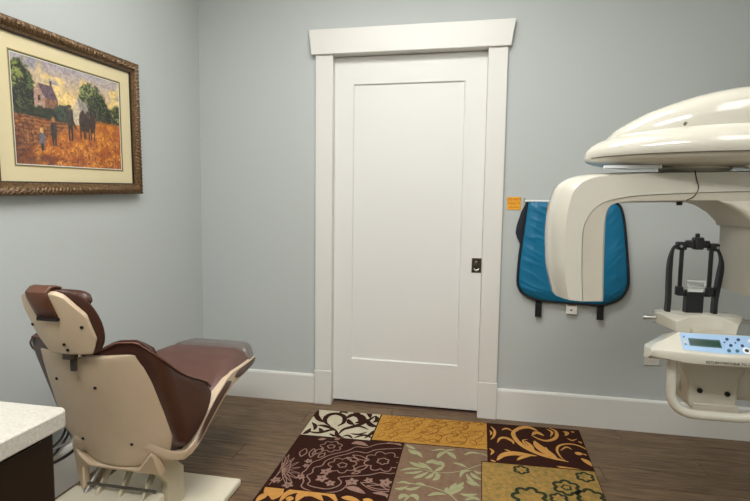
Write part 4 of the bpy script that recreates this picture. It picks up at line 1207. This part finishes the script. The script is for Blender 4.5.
# lower patient unit: support arm, bracket, chin rest, control panel, handle
box('support_arm', 1.68, 2.02, -1.13, -1.03, .60, .74, MACHM, mc, bevel=.015, seg=3)
prism('chin_bracket', [(1.528, .745), (1.712, .745), (1.712, .695), (1.696, .672), (1.696, .566), (1.574, .570), (1.560, .590), (1.556, .66), (1.536, .70)], 1, -1.15, -1.04, MACHM, mc, bevel=.006)
prism('bracket_wing', [(1.540, .72), (1.566, .72), (1.572, .60), (1.600, .568), (1.582, .575), (1.545, .62), (1.552, .64), (1.556, .67)], 1, -1.10, -1.06, MACHM, mc, bevel=.003)
box('bracket_lip', 1.572, 1.697, -1.158, -1.145, .566, .592, MACHM, mc, bevel=.002)
for (x, z) in ((1.590, .632), (1.666, .627)):
    disc('bolt', (x, -1.152, z), (0, 1, 0), .0075, .006, DARKGAP, mc, 12)
hpts = [(1.480, -1.215, .765), (1.482, -1.215, .70), (1.484, -1.215, .634)] + [(1.55 - .066 * math.cos(a), -1.215, .642 - .062 * math.sin(a)) for a in np.linspace(.15, math.pi / 2, 7)] + \
       [(1.60, -1.215, .580), (1.665, -1.215, .580)] + [(1.670 + .066 * math.sin(a), -1.215, .642 - .062 * math.cos(a)) for a in np.linspace(.1, math.pi / 2 - .1, 7)] + [(1.737, -1.215, .66), (1.738, -1.215, .765)]
tube('grab_handle', hpts, .0140, MACH, mc, 14)['label'] = 'cream U-shaped tube handle under the control panel'

# control panel: plan outline with bulging front; top tilts toward the user
def plan_front(x): return -1.258 - .026 * (1 - ((x - 1.60) / .21) ** 2)
def ridge_z(x): return interp(x, [(1.412, .781), (1.487, .828), (1.713, .828), (1.788, .781)])
def front_z(x): return .778 + .004 * min(1, abs(x - 1.60) / .12)
rings = []
for x in [1.408, 1.412] + list(np.linspace(1.42, 1.487, 5)) + list(np.linspace(1.51, 1.69, 10)) + list(np.linspace(1.713, 1.78, 5)) + [1.788, 1.792]:
    e = 0 if x in (1.408, 1.792) else 1
    yf = plan_front(x); k = min(1, (.192 - abs(x - 1.60)) / .10)
    yb = lerp(-1.205, -1.13, k); yr = lerp(-1.235, -1.232, k)
    zr = ridge_z(x) - (0 if e else .004); fz = front_z(x) - (0 if e else .003)
    zb = lerp(.760, .750, k) + (0 if e else .003)
    rings.append([(x, yb, .748), (x, yb, zr - .028 * k), (x, yr + .012, zr - .002), (x, yr, zr), (x, yf + .010, fz + .002), (x, yf + .002, fz - .002), (x, yf, fz - .007), (x, yf + .004, zb), (x, yf + .03, .746), (x, -1.19, .744)])
cpn = loft('control_panel', rings, MACH, mc, smooth=35)
cpn['label'] = 'sloping cream control console'
def on_panel(x, v, h=.0006):
    """x world, v 0 (front) .. 1 (back) on the console slope"""
    a = Vector((x, plan_front(x) + .010, front_z(x) + .002)); b = Vector((x, -1.232, .828))
    return a.lerp(b, v) + Vector((0, -.75, .66)) * h
def overlay(name, x0, x1, v0, v1, m, parent, h, n=10):
    V = []
    for i in range(n + 1):
        x = lerp(x0, x1, i / n)
        V += [on_panel(x, v0, h), on_panel(x, v1, h)]
    return mk(name, V, [(2 * i, 2 * i + 2, 2 * i + 3, 2 * i + 1) for i in range(n)], m, parent)
BLUE = mat('panel_blue', (158, 190, 222), .35)
ov = overlay('blue_keypad', 1.489, 1.711, .04, .97, BLUE, cpn, .0008)
LCD = mat('lcd_green', (34, 66, 56), .2)
overlay('lcd_bezel', 1.508, 1.590, .30, .70, mat('lcd_bezel', (52, 80, 78), .3), ov, .0014)
overlay('lcd_screen', 1.511, 1.587, .36, .62, LCD, ov, .0018)
for (x, v, r_, c) in [(1.609, .76, .0042, 'n'), (1.614, .46, .0042, 'n'), (1.638, .76, .0042, 'n'), (1.643, .46, .0042, 'n'), (1.605, .20, .0048, 'b'), (1.626, .20, .0048, 'b'), (1.650, .22, .0052, 'k'), (1.666, .70, .0048, 'w'), (1.684, .70, .0048, 'w'), (1.684, .3, .0048, 'b')]:
    if c == 'k':
        p = on_panel(x, v, .0016); disc('key_surround', p, (0, -.75, .66), .0100, .0008, WPL, ov, 16)
    p = on_panel(x, v, .0022)
    disc('key', p, (0, -.75, .66), r_, .002, {'n': mat('key_navy', (40, 56, 110), .4), 'b': mat('key_teal', (40, 100, 120), .4), 'k': mat('key_dark', (44, 44, 48), .4), 'w': WPL}[c], ov, 12)
for (x, v) in ((1.498, .75), (1.498, .35), (1.600, .6), (1.628, .6)):
    disc('indicator', on_panel(x, v, .0018), (0, -.75, .66), .0024, .001, mat('key_navy', (40, 56, 110), .4), ov, 8)
# text along the fascia
fm = mat('fascia_black', (24, 22, 20), .6)
text('fascia_text', 'RETURN MACHINE TO START POSITION', .0100, fm, cpn, Matrix.Translation((1.540, -1.2870, .7565)) @ TXM, .0006)

# chin rest block with side pins
def chin():
    """block with a concave front face between two slanted cheeks"""
    P = [(1.470, -1.10), (1.473, -1.118), (1.508, -1.170), (1.54, -1.158), (1.59, -1.152), (1.64, -1.158), (1.674, -1.170), (1.712, -1.118), (1.716, -1.10), (1.700, -1.055), (1.476, -1.055)]
    zt = [.858, .860, .846, .860, .866, .860, .845, .860, .860, .856, .856]
    zb = [.826, .824, .812, .810, .810, .810, .812, .830, .832, .815, .815]
    bot = [(1.59 + (x - 1.59) * .97, y + .004, b) for (x, y), b in zip(P, zb)]
    tp = [(x, y, t) for (x, y), t in zip(P, zt)]
    tin = [(1.59 + (x - 1.59) * .86, -1.105 + (y + 1.105) * .72, max(t, .860) + .004) for (x, y), t in zip(P, zt)]
    return loft('chin_rest_block', [bot, tp, tin], MACH, mc, smooth=25, bevel=.003)
chin()['label'] = 'cream chin rest block'
box('chin_notch', 1.552, 1.632, -1.166, -1.15, .808, .826, MACHM, mc, bevel=.001)
box('chin_stem', 1.57, 1.66, -1.12, -1.06, .735, .81, MACHM, mc, bevel=.004)
for sg in (-1, 1):
    xa = 1.588 + sg * .118; xb = 1.588 + sg * .150
    tube('side_pin', [(xa, -1.105, .843), (xb, -1.105, .843)], .006, STEEL, mc, 10)
    disc('pin_knob', (xb, -1.105, .843), (1, 0, 0), .0078, .012, STEEL, mc, 12)
# head support: rods, top clamps, straps, bite block
hs = box('head_support', 1.552, 1.600, -1.118, -1.085, .852, .935, BLACK, mc, bevel=.004)
box('rod', 1.530, 1.541, -1.106, -1.094, .935, 1.075, BLACK, hs, bevel=.003)
box('rod', 1.613, 1.624, -1.106, -1.094, .935, 1.075, BLACK, hs, bevel=.003)
hs['label'] = 'black head support frame'
boxes('clamp_bar', [(1.520, 1.545, -1.115, -1.085, 1.060, 1.085), (1.545, 1.612, -1.108, -1.09, 1.067, 1.090), (1.610, 1.636, -1.115, -1.085, 1.058, 1.082), (1.566, 1.592, -1.115, -1.085, 1.062, 1.100), (1.571, 1.583, -1.106, -1.094, 1.10, 1.112)], BLACK, hs, bevel=.004)
boxes('yoke_base', [(1.524, 1.545, -1.108, -1.092, .917, .945), (1.610, 1.630, -1.108, -1.092, .917, .945), (1.530, 1.625, -1.106, -1.094, .915, .928)], BLACK, hs, bevel=.003)
disc('clamp_screw', (1.526, -1.117, 1.072), (0, 1, 0), .004, .006, STEEL, hs, 10)
disc('clamp_screw', (1.628, -1.117, 1.070), (0, 1, 0), .004, .006, STEEL, hs, 10)
CLR = mat('clear_plastic', (200, 204, 200), .15, spec=.6)
boxes('bite_block', [(1.548, 1.600, -1.122, -1.112, .945, .950), (1.548, 1.600, -1.122, -1.112, .962, .967), (1.548, 1.553, -1.122, -1.112, .95, .962), (1.595, 1.600, -1.122, -1.112, .95, .962), (1.552, 1.596, -1.118, -1.112, .930, .944)], CLR, hs, bevel=.001)
for sg, pts in ((-1, [(1.528, 1.078), (1.513, 1.070), (1.505, 1.045), (1.502, 1.0), (1.503, .945), (1.504, .905), (1.503, .858)]), (1, [(1.630, 1.070), (1.640, 1.052), (1.647, 1.025), (1.645, .985), (1.640, .94), (1.636, .90), (1.636, .858)])):
    c = catmull([(x, -1.102, z) for x, z in pts], 5)
    V = []
    for i, p in enumerate(c):
        t = i / (len(c) - 1); hw = .006 + .005 * sstep(.2, .5, t)
        V += [(p.x - hw * .55, p.y - hw, p.z), (p.x + hw * .55, p.y - hw * .9, p.z), (p.x + hw * .55, p.y + hw, p.z), (p.x - hw * .55, p.y + hw * .9, p.z)]
    rings = [V[4 * i:4 * i + 4] for i in range(len(c))]
    loft('temple_support', rings, BLACK, hs, smooth=50)
